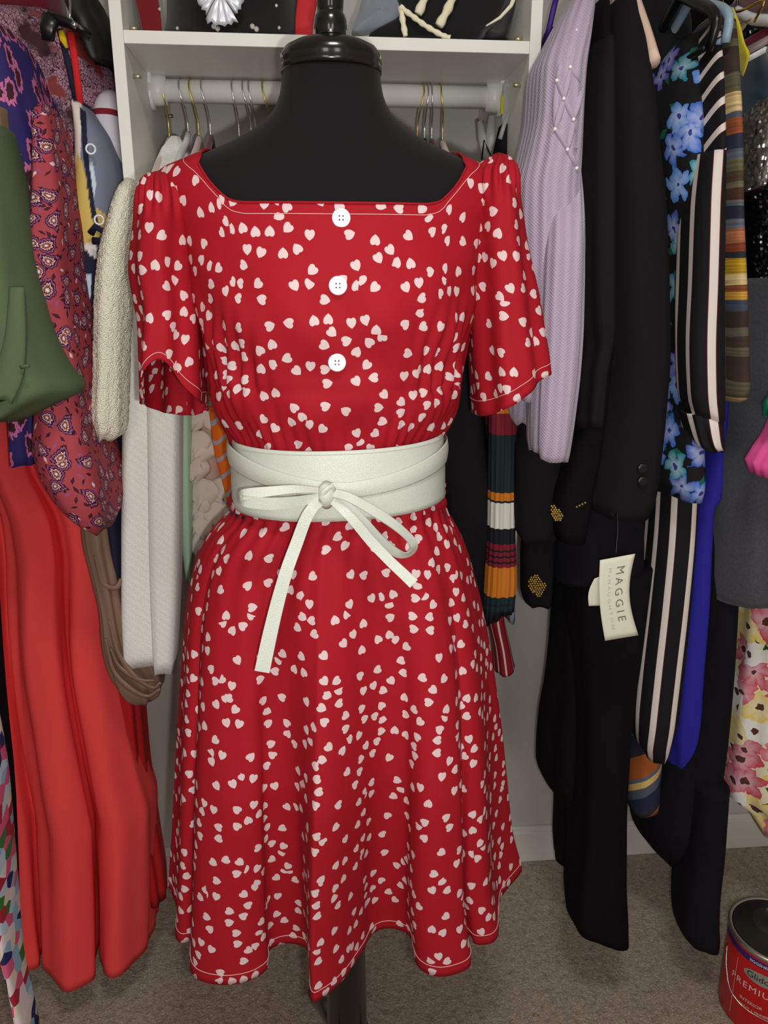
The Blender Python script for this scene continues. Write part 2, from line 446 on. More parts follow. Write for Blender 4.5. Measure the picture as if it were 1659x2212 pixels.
# ------------------------------------------------------------------ the closet (setting)
YW = 1.571                        # back wall
def struct(name, me, mat, label=None, parent=None):
    o = link(name, me, mat, parent)
    if parent is None:
        o['kind'] = 'structure'; tag(o, label, name.split('_')[0])
    return o
XL, XR, YB, ZC = -1.55, 1.75, -2.4, 2.42
struct('floor', box(XL, XR, YB, YW, -0.05, 0), 'carpet', 'brown speckled carpet on the closet floor')
struct('wall_back', box(XL, XR, YW, YW + 0.1, -0.05, ZC), 'wall', 'warm white painted wall behind the hanging clothes')
struct('wall_left', box(XL - 0.1, XL, YB, YW, -0.05, ZC), 'wall', 'warm white side wall left of the clothes')
struct('wall_right', box(XR, XR + 0.1, YB, YW, -0.05, ZC), 'wall', 'warm white side wall right of the clothes')
struct('ceiling', box(XL, XR, YB, YW, ZC, ZC + 0.05), 'ceil', 'white ceiling over the closet')
# rear wall with two tall window openings
pieces = [box(XL, -1.07, YB - 0.1, YB, -0.05, ZC), box(-0.43, 0.43, YB - 0.1, YB, -0.05, ZC), box(1.07, XR, YB - 0.1, YB, -0.05, ZC)]
for a, b in ((-1.07, -0.43), (0.43, 1.07)):
    pieces += [box(a, b, YB - 0.1, YB, -0.05, 0.87), box(a, b, YB - 0.1, YB, 2.23, ZC)]
struct('wall_rear', join(*pieces), 'wall', 'white wall with two windows behind the photographer')
mk('daylight', None)
_m = bpy.data.materials.new('window_daylight_glass'); _m.use_nodes = True
_b = _m.node_tree.nodes['Principled BSDF']; _b.inputs['Base Color'].default_value = (0.8, 0.85, 0.9, 1)
_b.inputs['Emission Color'].default_value = (1, 0.98, 0.95, 1); _b.inputs['Emission Strength'].default_value = 1.0
MAT['daylight'] = _m
for i, wx in enumerate((-0.75, 0.75)):
    w = struct('window_%d' % (i + 1), join(box(wx - .32, wx - .28, YB - .04, YB, .87, 2.23), box(wx + .28, wx + .32, YB - .04, YB, .87, 2.23),
               box(wx - .28, wx + .28, YB - .04, YB, .87, .91), box(wx - .28, wx + .28, YB - .04, YB, 2.19, 2.23)), 'base',
               'tall bright window in the rear wall, %s one' % ('left' if i == 0 else 'right'))
    struct('pane', box(wx - .28, wx + .28, YB - .03, YB - .02, .91, 2.19), 'daylight', None, w)
z0 = PZ(1211, 1848, 0)
bb_top = P(1150, 1790, YW - 0.014)[2]
struct('baseboard_back', join(box(XL, XR, YW - 0.014, YW, 0, bb_top - 0.012, 0.002), box(XL, XR, YW - 0.009, YW, bb_top - 0.014, bb_top, 0.002)), 'base', 'white baseboard along the back wall')
cl = struct('ceiling_lamp', lathe([(0.0, ZC), (0.19, ZC), (0.19, ZC - 0.015), (0.18, ZC - 0.018), (0.0, ZC - 0.018)], 0.1, 0.12), 'base', 'round flat ceiling lamp above the photographer')

# ------------------------------------------------------------------ shelving tower in the middle
YT = 1.215                        # its front edge
xl_in, xr_in = P(265, 60, YT)[0], P(1145, 90, YT)[0]
PT = 0.0165
z_sh_top = P(700, 75, YT)[2]; SHT = 0.0165
tower = thing('closet_tower', 'white melamine shelving tower with a hanging rod behind the dress form', 'shelving')
link('side_panel', box(xl_in - PT, xl_in, YT, YW, 0.945, 2.15, 0.0008), 'melamine', tower)
link('side_panel', box(xr_in, xr_in + PT, YT, YW, 0.945, 2.15, 0.0008), 'melamine', tower)
link('shelf', box(xl_in, xr_in, YT + 0.002, YW, z_sh_top - SHT, z_sh_top, 0.0008), 'melamine', tower)
link('shelf', box(xl_in, xr_in, YT + 0.002, YW, 2.05, 2.05 + SHT, 0.0008), 'melamine', tower)
link('fixing_rail', box(xl_in, xr_in, YW - PT, YW, 0.96, 1.05, 0.0008), 'melamine', tower)
YR = 1.385
ROD = P(700, 203, YR); RZ, RR = ROD[2], 0.0168
rod = link('hanging_rod', tube([(xl_in + 0.012, YR, RZ), (xr_in - 0.012, YR, RZ)], RR, 24), 'pvc', tower)
for sx, x in ((1, xl_in), (-1, xr_in)):
    a = tube([(x, YR, RZ), (x + sx * 0.026, YR, RZ)], [0.0235, 0.0215], 24)
    # bracket plate with rounded ends behind the cup
    pl = []
    for k in range(32):
        t = 2 * PI * k / 32; pl.append((0, 0.0225 * math.sin(t), 0.0225 * math.cos(t) + (0.045 if math.cos(t) > 0 else -0.006)))
    pp = np.array([[(x + sx * 0.0005, YR + q[1], RZ + q[2]) for q in pl], [(x + sx * 0.005, YR + q[1], RZ + q[2]) for q in pl], [(x + sx * 0.006, YR + q[1] * .93, RZ + q[2] * .97) for q in pl]])
    link('rod_socket', join(a, grid_mesh(pp, cap1=True)), 'pvc', rod)
for x, sx in ((xl_in, 1), (xr_in, -1)):
    for yy in (YT + 0.045, YW - 0.05):
        for dz in (-0.047, 0.014):
            link('shelf_pin', tube([(x, yy, z_sh_top + dz), (x + sx * 0.011, yy, z_sh_top + dz)], 0.0028, 10), 'pin', tower)

# ------------------------------------------------------------------ dress form (mannequin)
MX, MY = 0.0255, 0.98
TORSO = np.array([  # z, half width, front depth, back depth
    (0.86, .150, .105, .120), (0.95, .168, .115, .135), (1.05, .152, .105, .115), (1.145, .124, .092, .088), (1.21, .132, .100, .090),
    (1.27, .146, .116, .098), (1.33, .158, .136, .104), (1.38, .168, .126, .106), (1.42, .178, .110, .106), (1.455, .195, .098, .102),
    (1.478, .200, .090, .094), (1.492, .194, .084, .088), (1.502, .172, .080, .084), (1.512, .146, .075, .078), (1.523, .119, .070, .072), (1.534, .097, .066, .068),
    (1.546, .0785, .0625, .064), (1.560, .066, .059, .060), (1.578, .0585, .0555, .056), (1.60, .0555, .0535, .054), (1.625, .0548, .053, .053)])
def torso_ring(z, ang, off=0.0, n=2.15):
    a, bf, bb = pch(TORSO[:, 0], TORSO[:, 1:], z).T
    sx, cy = supell(ang, n)
    x = MX + (a + off) * sx
    y = MY - np.where(cy > 0, (bf + off) * cy, (bb + off) * cy)
    # two rounded busts instead of one ridge
    bust = np.exp(-((np.asarray(z) - 1.33) / 0.05) ** 2)
    y = y + np.where(cy > 0, bust * 0.012 * np.exp(-(np.asarray(x - MX) / 0.035) ** 2), 0)
    return x, y
form = thing('dress_form', 'black jersey dress form with turned wooden finial and pole, wearing the dress', 'mannequin')
zs = np.linspace(0.86, 1.617, 90); C = 96
angs = np.array([2 * PI * k / C for k in range(C)])
pts = np.zeros((len(zs), C, 3))
for r, z in enumerate(zs):
    x, y = torso_ring(np.full(C, z), angs); pts[r] = np.stack([x, y, np.full(C, z)], 1)
link('torso', grid_mesh(pts[:, ::-1], cap0=True, cap1=True), 'black_jersey', form)
cz = P(713, 150, MY)[2]
cap = [(0.0545, cz - 0.006), (0.0572, cz - 0.005), (0.0580, cz + 0.000), (0.0570, cz + 0.003), (0.0578, cz + 0.005), (0.0570, cz + 0.012), (0.0525, cz + 0.019), (0.042, cz + 0.0245), (0.028, cz + 0.028), (0.0155, cz + 0.029)]
zc = cz + 0.029
fin = [(0.0150, zc), (0.0172, zc + 0.004), (0.0186, zc + 0.011), (0.0182, zc + 0.019), (0.0165, zc + 0.0245), (0.0148, zc + 0.0265), (0.0142, zc + 0.028), (0.0146, zc + 0.031), (0.0160, zc + 0.05), (0.0172, zc + 0.075), (0.0178, zc + 0.10), (0.0165, zc + 0.115), (0.012, zc + 0.122), (0.012, zc + 0.126), (0.02, zc + 0.14), (0.021, zc + 0.155), (0.015, zc + 0.17), (0.004, zc + 0.178)]
cp = link('neck_cap', lathe(cap, MX, MY, 64), 'lacquer', form)
link('finial', lathe(fin, MX, MY, 48), 'lacquer', form)
link('pole', lathe([(0.026, 0.86), (0.026, 0.55), (0.029, 0.40), (0.0315, 0.30), (0.0325, 0.22), (0.031, 0.20), (0.036, 0.195), (0.038, 0.185), (0.036, 0.175), (0.030, 0.17), (0.033, 0.13), (0.033, 0.10)], MX, MY, 32), 'lacquer', form)
for k in range(3):
    a = PI / 2 + 2 * PI * k / 3 + 0.25
    link('leg', tube([(MX + math.cos(a) * r, MY + math.sin(a) * r, z) for r, z in ((0.02, 0.135), (0.08, 0.125), (0.16, 0.075), (0.22, 0.025), (0.25, 0.012))], [0.016, 0.016, 0.014, 0.013, 0.011], 10), 'lacquer', form)

# ------------------------------------------------------------------ the heart-print dress
dress = thing('heart_print_dress', 'red short-sleeved dress printed with small white hearts, on the black dress form', 'dress')
ZWAIST = 1.135
C = 220
ang = np.array([2 * PI * (k / C) - PI for k in range(C)])      # 0 = front, +-pi = back
deg = np.abs(np.degrees(ang))
# neckline height by angle: flat across the chest, up the straps, high behind
zneck = pch([0, 27, 32, 35, 38, 42, 47, 56, 70, 90, 120, 180], [1.4505, 1.4512, 1.454, 1.461, 1.471, 1.485, 1.4955, 1.5045, 1.512, 1.517, 1.520, 1.520], deg)
R = 70
pts = np.zeros((R, C, 3))
bod_w = np.array([(1.10, .126), (1.178, .1285), (1.195, .139), (1.22, .149), (1.25, .155), (1.28, .159), (1.32, .167), (1.38, .176), (1.43, .186), (1.46, .189)])
for r in range(R):
    t = r / (R - 1); z = ZWAIST - 0.04 + (zneck - ZWAIST + 0.04) * t
    x, y = torso_ring(z, ang, 0.0065)
    # loose bodice: never narrower than the drawn silhouette, gathers under the bust
    w = np.interp(z, bod_w[:, 0], bod_w[:, 1]); a0 = pch(TORSO[:, 0], TORSO[:, 1], z) + 0.0065
    k = np.where(z < 1.46, np.maximum(w / a0, 1.0), 1.0); x = MX + (x - MX) * k
    front = np.clip(np.cos(ang), 0, 1)
    loose = np.exp(-((z - 1.232) / 0.03) ** 2) * 0.006
    g = 0.0068 * np.exp(-((z - 1.268) / 0.05) ** 2) * np.clip((1.46 - z) * 9, 0, 1)
    side = np.exp(-((np.abs(np.degrees(ang)) - 50) / 17) ** 2)
    gather = g * side * np.sin(ang * 46 + 2.0 * np.sin(z * 31)) * np.where(z > 1.252, 1, .35)
    waistg = 0.0020 * np.exp(-((z - 1.195) / 0.03) ** 2) * np.sin(ang * 60 + 0.8)
    seam = -0.0016 * np.exp(-((z - 1.252) / 0.0035) ** 2)          # seam under the bust
    wr = 0.0016 * np.sin(ang * 13 + z * 55) * np.clip((1.45 - z) * 8, 0, 1) + 0.0012 * np.sin(ang * 7 - z * 80) * np.clip((1.47 - z) * 8, 0, 1)
    o = loose + gather + waistg + seam + wr
    dx, dy = (x - MX), (y - MY); l = np.sqrt(dx**2 + dy**2)
    x = x + dx / l * o; y = y + dy / l * o
    pts[r] = np.stack([x, y, z], 1)
U = ring_uv(pts[:, ::1]); U[:, :, 1] = -U[:, :, 1]
# uv in metres, measured from mid-front so the print is undistorted where it is seen
for r in range(R):
    d = np.linalg.norm(np.diff(np.vstack([pts[r], pts[r][:1]]), axis=0), axis=1); cu = np.concatenate([[0], np.cumsum(d)]); U[r, :, 0] = cu - cu[C // 2]
U[:, :C, 1] = pts[:, :, 2]; U[:, C, 1] = pts[:, 0, 2]
bod = link('bodice', grid_mesh(pts, U), 'hearts', dress)
solid(bod, 0.0012)
top = pts[-1]
def offset_line(i_from_top, push):
    row = pts[R - 1 - i_from_top]; q = row.copy(); d = q[:, :2] - np.array((MX, MY)); d /= np.linalg.norm(d, axis=1)[:, None]
    q[:, :2] += d * push; return q
# folded neckband edge and its seam stitching
nb = offset_line(0, 0.001); link('neck_binding', grid_mesh(tube_pts(np.vstack([nb, nb[:1]]), 0.0013, 6)), 'hearts', bod)
# stitch line a centimetre below the edge
st = []
for c in range(C):
    zt = zneck[c] - 0.0115 * (1.0 if deg[c] < 36 else 0.75); col = pts[:, c]; st.append([np.interp(zt, col[:, 2], col[:, j]) for j in range(3)])
st = np.array(st); d = st[:, :2] - np.array((MX, MY)); st[:, :2] += d / np.linalg.norm(d, axis=1)[:, None] * 0.0012
sel = st[(deg < 100)]; link('stitching', tube(sel, 0.00035, 5), 'thread', bod)
def surf_y(x, z):
    """front surface of the bodice at (x, z)"""
    m = np.abs(ang) < PI / 2
    best = None; cand = pts[:, m].reshape(-1, 3); d = (cand[:, 0] - x) ** 2 + (cand[:, 2] - z) ** 2
    return cand[np.argmin(d), 1]
def button(px, py):
    p = P(px, py, 0.87)
    for _ in range(4): p = P(px, py, surf_y(p[0], p[2]) - 0.0012)
    prof = [(0.0, 0.0), (0.0094, 0.0), (0.0099, 0.0012), (0.0096, 0.0024), (0.0083, 0.0030), (0.0070, 0.0024), (0.0062, 0.0020), (0.0, 0.0019)]
    g = np.array([[(p[0] + r * math.sin(2 * PI * k / 40), p[1] - h, p[2] + r * math.cos(2 * PI * k / 40)) for k in range(40)] for r, h in prof])
    b = link('button', grid_mesh(g[:, ::-1]), 'button', dress)
    for sx in (-1, 1):
        for sz in (-1, 1):
            c = (p[0] + sx * 0.0019, p[1] - 0.0017, p[2] + sz * 0.0019)
            link('button_hole', tube([c, (c[0], c[1] - 0.0006, c[2])], 0.0009, 8), 'hole', b)
for q in ((737, 471), (730, 617), (728, 783)): button(*q)

def sleeve(rows, hem, depth, yc, folds, sgn, zt_hem):
    """rows: (py, pxl, pxr, depth scale, y shift) at the dress form's plane; hem(angle) gives the cuff height"""
    rows = np.array(rows, float); pys = np.linspace(rows[0, 0], rows[-1, 0], 60); q = pch(rows[:, 0], rows[:, 1:], pys)
    C = 120; a = np.array([2 * PI * k / C - PI for k in range(C)]); n = len(pys); out = np.zeros((n, C, 3))
    ze = P(400, pys[-1], MY)[2]; zs0 = P(400, pys[0], MY)[2]
    for r in range(n):
        L, Rr = P(q[r, 0], pys[r], MY), P(q[r, 1], pys[r], MY); t = r / (n - 1)
        cx, hx, z = (L[0] + Rr[0]) / 2, (Rr[0] - L[0]) / 2, (L[2] + Rr[2]) / 2
        sx, cy = supell(a, 2.1); dd = depth * q[r, 2]
        fo = folds * t ** 0.7 * (0.6 * np.sin(5 * a + 1.0 + 2 * t) + 0.4 * np.sin(9 * a - 0.7) + 0.35 * np.sin(3 * a - 3 * t))
        puff = 0.004 * np.exp(-((t - 0.1) / 0.09) ** 2) * np.sin(17 * a)
        x = cx + (hx + (fo + puff) * 0.8) * sx; y = yc + q[r, 3] - (dd + fo + puff) * cy
        zz = zs0 + (z - zs0) * 1.0 + t ** 2.2 * hem(a)
        out[r] = np.stack([x, y, zz], 1)
    U = np.zeros((n, C + 1, 2))
    for r in range(n):
        d = np.linalg.norm(np.diff(np.vstack([out[r], out[r][:1]]), axis=0), axis=1); cu = np.concatenate([[0], np.cumsum(d)]); U[r, :, 0] = cu - cu[C // 2] + sgn * 2.13
    U[:, :C, 1] = out[:, :, 2]; U[:, C, 1] = out[:, 0, 2]
    o = link('sleeve', grid_mesh(out, U), 'hearts', dress); solid(o, 0.0012)
    h = out[-4].copy(); d = h[:, :2] - h[:, :2].mean(axis=0); h[:, :2] += d / np.linalg.norm(d, axis=1)[:, None] * 0.001
    link('stitching', tube(np.vstack([h, h[:1]]), 0.00035, 5), 'thread', o)
    return out
# the sleeve at the left of the picture, its front hem lifted so that the inside shows
SLL = sleeve([(379, 338, 372, .3, 0), (386, 324, 388, .55, 0), (400, 316, 402, .75, 0), (430, 310, 415, .9, 0), (500, 303, 425, 1, 0), (585, 296, 428, 1, 0), (640, 304, 432, 1, 0), (700, 314, 438, 1, 0), (800, 317, 443, 1.0, -.005), (872, 316, 446, 1.0, -.005)],
       lambda a: 0.062 * np.exp(-(a / 0.8) ** 2) - 0.026 * np.clip(-np.cos(a), 0, 1), 0.082, MY - 0.005, 0.007, -1, 0)
SLR = sleeve([(340, 1058, 1072, .3, 0), (349, 1046, 1088, .5, 0), (364, 1026, 1099, .7, 0), (386, 1006, 1104, .85, 0), (420, 1000, 1107, .95, 0), (500, 1000, 1115, 1, 0), (560, 1005, 1124, 1, 0), (640, 1010, 1140, 1, 0), (700, 1014, 1149, 1, 0), (790, 1022, 1160, 1.0, -.005), (818, 1026, 1163, 1.0, -.005)],
       lambda a: -0.014 - 0.030 * np.clip(-np.sin(a), -1, 1) + 0.002 * np.cos(a), 0.082, MY - 0.005, 0.007, 1, 0)

# skirt: the hem is a plan curve with real folds, blended up to the gathered waist
ZH = 0.50
hem_px = [(362, 1908), (370, 1925), (383, 1965), (378, 2020), (390, 2036), (412, 2030), (425, 2010), (414, 2045), (409, 2085), (418, 2108), (445, 2122), (490, 2127), (540, 2118), (572, 2098),
          (578, 2080), (577, 2062), (590, 2046), (620, 2037), (650, 2042), (664, 2055), (669, 2100), (671, 2150), (677, 2163), (690, 2158), (715, 2142), (745, 2112), (768, 2078), (785, 2050), (800, 2022),
          (822, 2008), (850, 2006), (880, 2018), (890, 2035), (893, 2060), (904, 2088), (925, 2104), (955, 2110), (985, 2104), (1011, 2090), (1016, 2070), (1006, 2040), (1009, 2022), (1030, 2040), (1060, 2038), (1074, 2022),
          (1077, 1985), (1080, 1950), (1092, 1925), (1108, 1905), (1122, 1888), (1124, 1872)]
hem = [PZ(x, y, ZH)[:2] for x, y in hem_px]
back = [(MX + .27 * math.cos(a) * (1 + .07 * math.sin(7 * a)), MY + .235 * math.sin(a) * (1 + .07 * math.sin(7 * a))) for a in np.linspace(0.12 * PI, 0.88 * PI, 14)]
C = 480
H = spline(np.array(hem + back), C, closed=True)
d = np.linalg.norm(np.diff(np.vstack([H, H[:1]]), axis=0), axis=1); s = np.concatenate([[0], np.cumsum(d)])[:C]
iL = int(np.argmin(np.hypot(H[:, 0] - hem[0][0], H[:, 1] - hem[0][1]))); iR = int(np.argmin(np.hypot(H[:, 0] - hem[-1][0], H[:, 1] - hem[-1][1])))
tot = d.sum(); phi = np.zeros(C)          # ellipse angle, -90 at the left side, 0 front, 90 right, 180 back
for i in range(C):
    if i <= iR: phi[i] = -PI / 2 + PI * (s[i] - s[iL]) / (s[iR] - s[iL])
    else: phi[i] = PI / 2 + PI * (s[i] - s[iR]) / (tot - s[iR] + s[iL])
sil = [(1085, 508, 957), (1110, 487, 966), (1130, 466, 978), (1160, 444, 994), (1200, 425, 1010), (1250, 412, 1024), (1300, 403, 1037), (1400, 393, 1056), (1500, 385, 1070), (1600, 378, 1081), (1700, 372, 1090), (1800, 366, 1100), (1890, 360, 1122)]
zz_, cx_, ax_ = [], [], []
for py, l, r_ in sil:
    Lp, Rp = P(l, py, MY), P(r_, py, MY); zz_.append((Lp[2] + Rp[2]) / 2); cx_.append((Lp[0] + Rp[0]) / 2); ax_.append((Rp[0] - Lp[0]) / 2)
zz_, cx_, ax_ = map(np.array, (zz_[::-1], cx_[::-1], ax_[::-1]))
R = 84; pts = np.zeros((R, C, 3)); ztop = 1.12
Exh = (H[iL, 0] + H[iR, 0]) / 2; axh = (H[iR, 0] - H[iL, 0]) / 2
def ell(zr):
    if zr < zz_[0] + 1e-6: ax, cx = axh, Exh
    else: ax, cx = float(pch(zz_, ax_, zr)[0]), float(pch(zz_, cx_, zr)[0])
    t = (ztop - zr) / (ztop - ZH)
    bf = 0.104 + 0.062 * min(1, t * 1.7) ** 0.8; bb = 0.10 + 0.135 * t ** 0.6
    return cx, ax, bf, bb
cxh, axh2, bfh, bbh = Exh, axh, 0.166, 0.235
Eh = np.stack([cxh + axh2 * np.sin(phi), MY - np.where(np.cos(phi) > 0, bfh, bbh) * np.cos(phi)], 1)
D = H - Eh
Ds = D.copy()
for _ in range(40): Ds = (np.roll(Ds, 1, 0) + Ds * 2 + np.roll(Ds, -1, 0)) / 4     # softened folds for the upper skirt
for r in range(R):
    t = r / (R - 1); zr = ztop + (ZH - ztop) * t
    cx, ax, bf, bb = ell(zr)
    g = t ** 0.95; k = min(1.0, max(0.0, (t - 0.12) / 0.6)); k = k * k * (3 - 2 * k)
    dv = (Ds * (1 - k) + D * k) * g
    x = cx + ax * np.sin(phi) + dv[:, 0]; y = MY - np.where(np.cos(phi) > 0, bf, bb) * np.cos(phi) + dv[:, 1]
    gath = 0.0016 * math.exp(-t * 9) * np.sin(phi * 42)
    nx, ny = np.sin(phi), -np.cos(phi)
    fine = (0.0010 * np.sin(phi * 19 + 4 * t) * min(1, t * 4) + 0.0004 * np.sin(phi * 41 - 7 * t)) * (1 - 0.5 * t)
    x = x + nx * (gath + fine); y = y + ny * (gath + fine)
    pts[r] = np.stack([x, y, np.full(C, zr)], 1)
U = np.zeros((R, C + 1, 2))
for r in range(R):
    d = np.linalg.norm(np.diff(np.vstack([pts[r], pts[r][:1]]), axis=0), axis=1); cu = np.concatenate([[0], np.cumsum(d)])
    i0 = int(np.argmin(np.abs(phi))); arc = cu - cu[i0]; rad = 0.42 + (ztop - pts[r, 0, 2])
    f = arc / rad; U[r, :, 0] = rad * np.sin(f) + 5.31; U[r, :, 1] = -rad * np.cos(f)
sk = link('skirt', grid_mesh(pts, U, flip=True), 'hearts', dress); solid(sk, 0.0012)
h = pts[-3].copy(); d = h[:, :2] - np.array((MX, MY)); h[:, :2] += d / np.linalg.norm(d, axis=1)[:, None] * 0.0012
tt = np.roll(h, 1, 0) - np.roll(h, -1, 0); nn = np.stack([tt[:, 1], -tt[:, 0]], 1); nn /= np.linalg.norm(nn, axis=1)[:, None]; h = pts[-3].copy(); h[:, :2] -= nn * 0.0011; h[:, 2] -= 0.0
link('stitching', tube(np.vstack([h, h[:1]]), 0.0004, 5), 'thread', sk)

# ------------------------------------------------------------------ wrap belt with bow
belt = thing('wrap_belt', 'white leatherette wrap belt tied in a bow around the waist of the dress', 'belt')
C = 160; a = np.array([2 * PI * k / C - PI for k in range(C)])
def belt_ring(z, off=0.0, tilt=0.0):
    L, Rr = P(511, 1030, MY), P(948, 1030, MY); hx = (Rr[0] - L[0]) / 2 + off; cx = (Rr[0] + L[0]) / 2
    sx, cy = supell(a, 2.15)
    return np.stack([cx + hx * sx, MY - np.where(cy > 0, 0.123 + off, 0.118 + off) * cy, z + 0 * a], 1)
def belt_band(zt, zb, off, name, mat, parent, t=0.0022, skew=None, flare=0.0):
    n = 14; pts = np.zeros((n, C, 3))
    for r in range(n):
        k = r / (n - 1); bulge = 0.0015 * math.sin(k * PI) + flare * k
        pts[r] = belt_ring(0, off + bulge); pts[r, :, 2] = (zt(a) * (1 - k) + zb(a) * k)
    U = np.zeros((n, C + 1, 2)); U[:, :, 0] = np.linspace(0, .8, C + 1); U[:, :, 1] = np.linspace(0, .1, n)[:, None]
    o = link(name, grid_mesh(pts, U, flip=True), mat, parent); solid(o, t, 1.0); return pts
z_t = P(720, 974, 0.857)[2]; z_b = P(720, 1126, 0.855)[2]
zt = lambda a: z_t + 0.004 * np.sin(a) ** 2 * np.sin(a) + 0.001 * np.sin(a * 3); zb = lambda a: z_b + 0.004 * np.sin(a) + 0.001 * np.cos(a * 2)
Bp = belt_band(zt, zb, 0.0, 'band', 'leather', belt, flare=0.004)
seamz = [(lambda a: zt(a) - 0.0035), (lambda a: zb(a) + 0.0035)]
for kz, f, off in ((0, seamz[0], 0.0032), (1, seamz[1], 0.0072)):
    q = belt_ring(0, off); q[:, 2] = f(a); link('stitching', tube(np.vstack([q, q[:1]]), 0.0003, 5), 'leather_seam', belt)
# narrow tie wrapped round the band: rises to both sides, low in the middle
zm = P(700, 1062, 0.85)[2]
tz = lambda a: zm + 0.013 + 0.010 * np.sin(a) ** 2 + np.where(np.abs(a) < 1.5, 0, 0) ; tb = lambda a: zm - 0.011 + 0.010 * np.sin(a) ** 2 + 0.012 * np.abs(np.sin(a)) * 0
belt_band(lambda a: zm + 0.010 + 0.030 * np.abs(np.sin(a)) ** 1.5, lambda a: zm - 0.008 + 0.022 * np.abs(np.sin(a)) ** 1.5, 0.0065, 'tie_wrap', 'leather', belt, 0.0015)
def ribbon(ctr, width, t=0.0016, nrm=None, name='ribbon', parent=None, mat='leather', n=48):
    """flat strip along a 3-D path; ctr rows: (px, py, Y) or (px, py, Y, angle offset)"""
    q = np.array(ctr, float); p3 = np.array([P(r[0], r[1], r[2]) for r in q]); p3 = spline(p3, n)
    w = np.interp(np.linspace(0, 1, n), np.linspace(0, 1, len(np.atleast_1d(width))), np.atleast_1d(width))
    tg = np.gradient(p3, axis=0); tg /= np.linalg.norm(tg, axis=1)[:, None]
    N = np.tile(np.array(nrm if nrm is not None else (0, -1.0, 0.0)), (n, 1)) if np.ndim(nrm) < 2 else spline(np.array(nrm, float), n)
    side = np.cross(tg, N); side /= np.linalg.norm(side, axis=1)[:, None]
    N2 = np.cross(side, tg)
    ring = np.stack([p3 + side * w[:, None] / 2 + N2 * t / 2, p3 - side * w[:, None] / 2 + N2 * t / 2, p3 - side * w[:, None] / 2 - N2 * t / 2, p3 + side * w[:, None] / 2 - N2 * t / 2], 1)
    ln = np.concatenate([[0], np.cumsum(np.linalg.norm(np.diff(p3, axis=0), axis=1))]); U = np.zeros((n, 5, 2)); U[:, :, 1] = ln[:, None]; U[:, :, 0] = np.array([0, .012, .013, .025, .026])
    me = grid_mesh(ring, U, cap0=True, cap1=True); me.polygons.foreach_set('use_smooth', [False] * len(me.polygons))
    return link(name, me, mat, parent)
YF = 0.838
bow = link('bow_knot', grid_mesh(tube_pts([P(708, 1046, YF + .004), P(706, 1056, YF - .004), P(705, 1070, YF - .006), P(706, 1082, YF - .003), P(708, 1092, YF + .004)], [0.006, 0.0088, 0.0092, 0.009, 0.006], 14, 0.75, (0, -1, 0)), cap0=True, cap1=True), 'leather', belt)
link('knot_wrap', tube([P(694, 1084, YF - .008), P(700, 1062, YF - .012), P(716, 1048, YF - .009), P(722, 1062, YF - .004)], 0.0035, 8, 0.5, (0, -1, 0)), 'leather', bow)
# loop to the left: out along the top, round, back along the bottom
ribbon([(696, 1060, YF), (640, 1057, YF - .012), (580, 1062, YF - .018), (530, 1068, YF - .014), (519, 1074, YF - .006), (532, 1083, YF - .016), (590, 1088, YF - .022), (650, 1082, YF - .014), (697, 1072, YF - .003)],
       [0.009, .010, .011, .012, .0125, .0135, .014, .012, .008], 0.0015, [(0, -.5, .86), (0, -.6, .8), (0, -.75, .66), (-.5, -.8, .4), (-1, -.3, .1), (-.3, -.9, -.1), (0, -.98, -.2), (0, -.98, -.1), (0, -.95, 0)], 'bow_loop', belt)
# loop to the right, falling across the skirt
ribbon([(716, 1064, YF - .004), (752, 1074, YF - .014), (800, 1100, YF - .018), (850, 1132, YF - .018), (884, 1162, YF - .016), (895, 1182, YF - .012), (882, 1197, YF - .006), (858, 1195, YF - .002), (820, 1164, YF - .004), (780, 1120, YF - .004), (740, 1084, YF - .001), (720, 1074, YF + .001)],
       [.009, .011, .0125, .013, .013, .012, .012, .0115, .0105, .010, .009, .008], 0.0015, [(.2, -.9, .4), (.3, -.8, .5), (.4, -.7, .6), (.45, -.7, .55), (.7, -.5, .3), (.9, -.4, 0), (.4, -.8, -.5), (0, -.95, -.35), (-.2, -.9, .1), (-.2, -.9, .3), (-.1, -.95, .2), (0, -1, 0)], 'bow_loop', belt, n=72)
ribbon([(698, 1078, YF - .004), (676, 1096, YF - .012), (660, 1122, YF - .014), (642, 1170, YF - .016), (620, 1230, YF - .022), (600, 1300, YF - .028), (582, 1375, YF - .036), (566, 1451, YF - .044)], [.010, .0125, .0135, .0140, .0145, .0155, .0165, .017], 0.0018, (0.05, -.98, .12), 'bow_tail', belt)
ribbon([(716, 1080, YF - .005), (740, 1100, YF - .012), (765, 1126, YF - .014), (800, 1168, YF - .014), (840, 1210, YF - .018), (872, 1240, YF - .024), (894, 1261, YF - .028)], [.008, .010, .011, .0115, .0115, .012, .0125], 0.0018, (-.1, -.95, .25), 'bow_tail', belt)

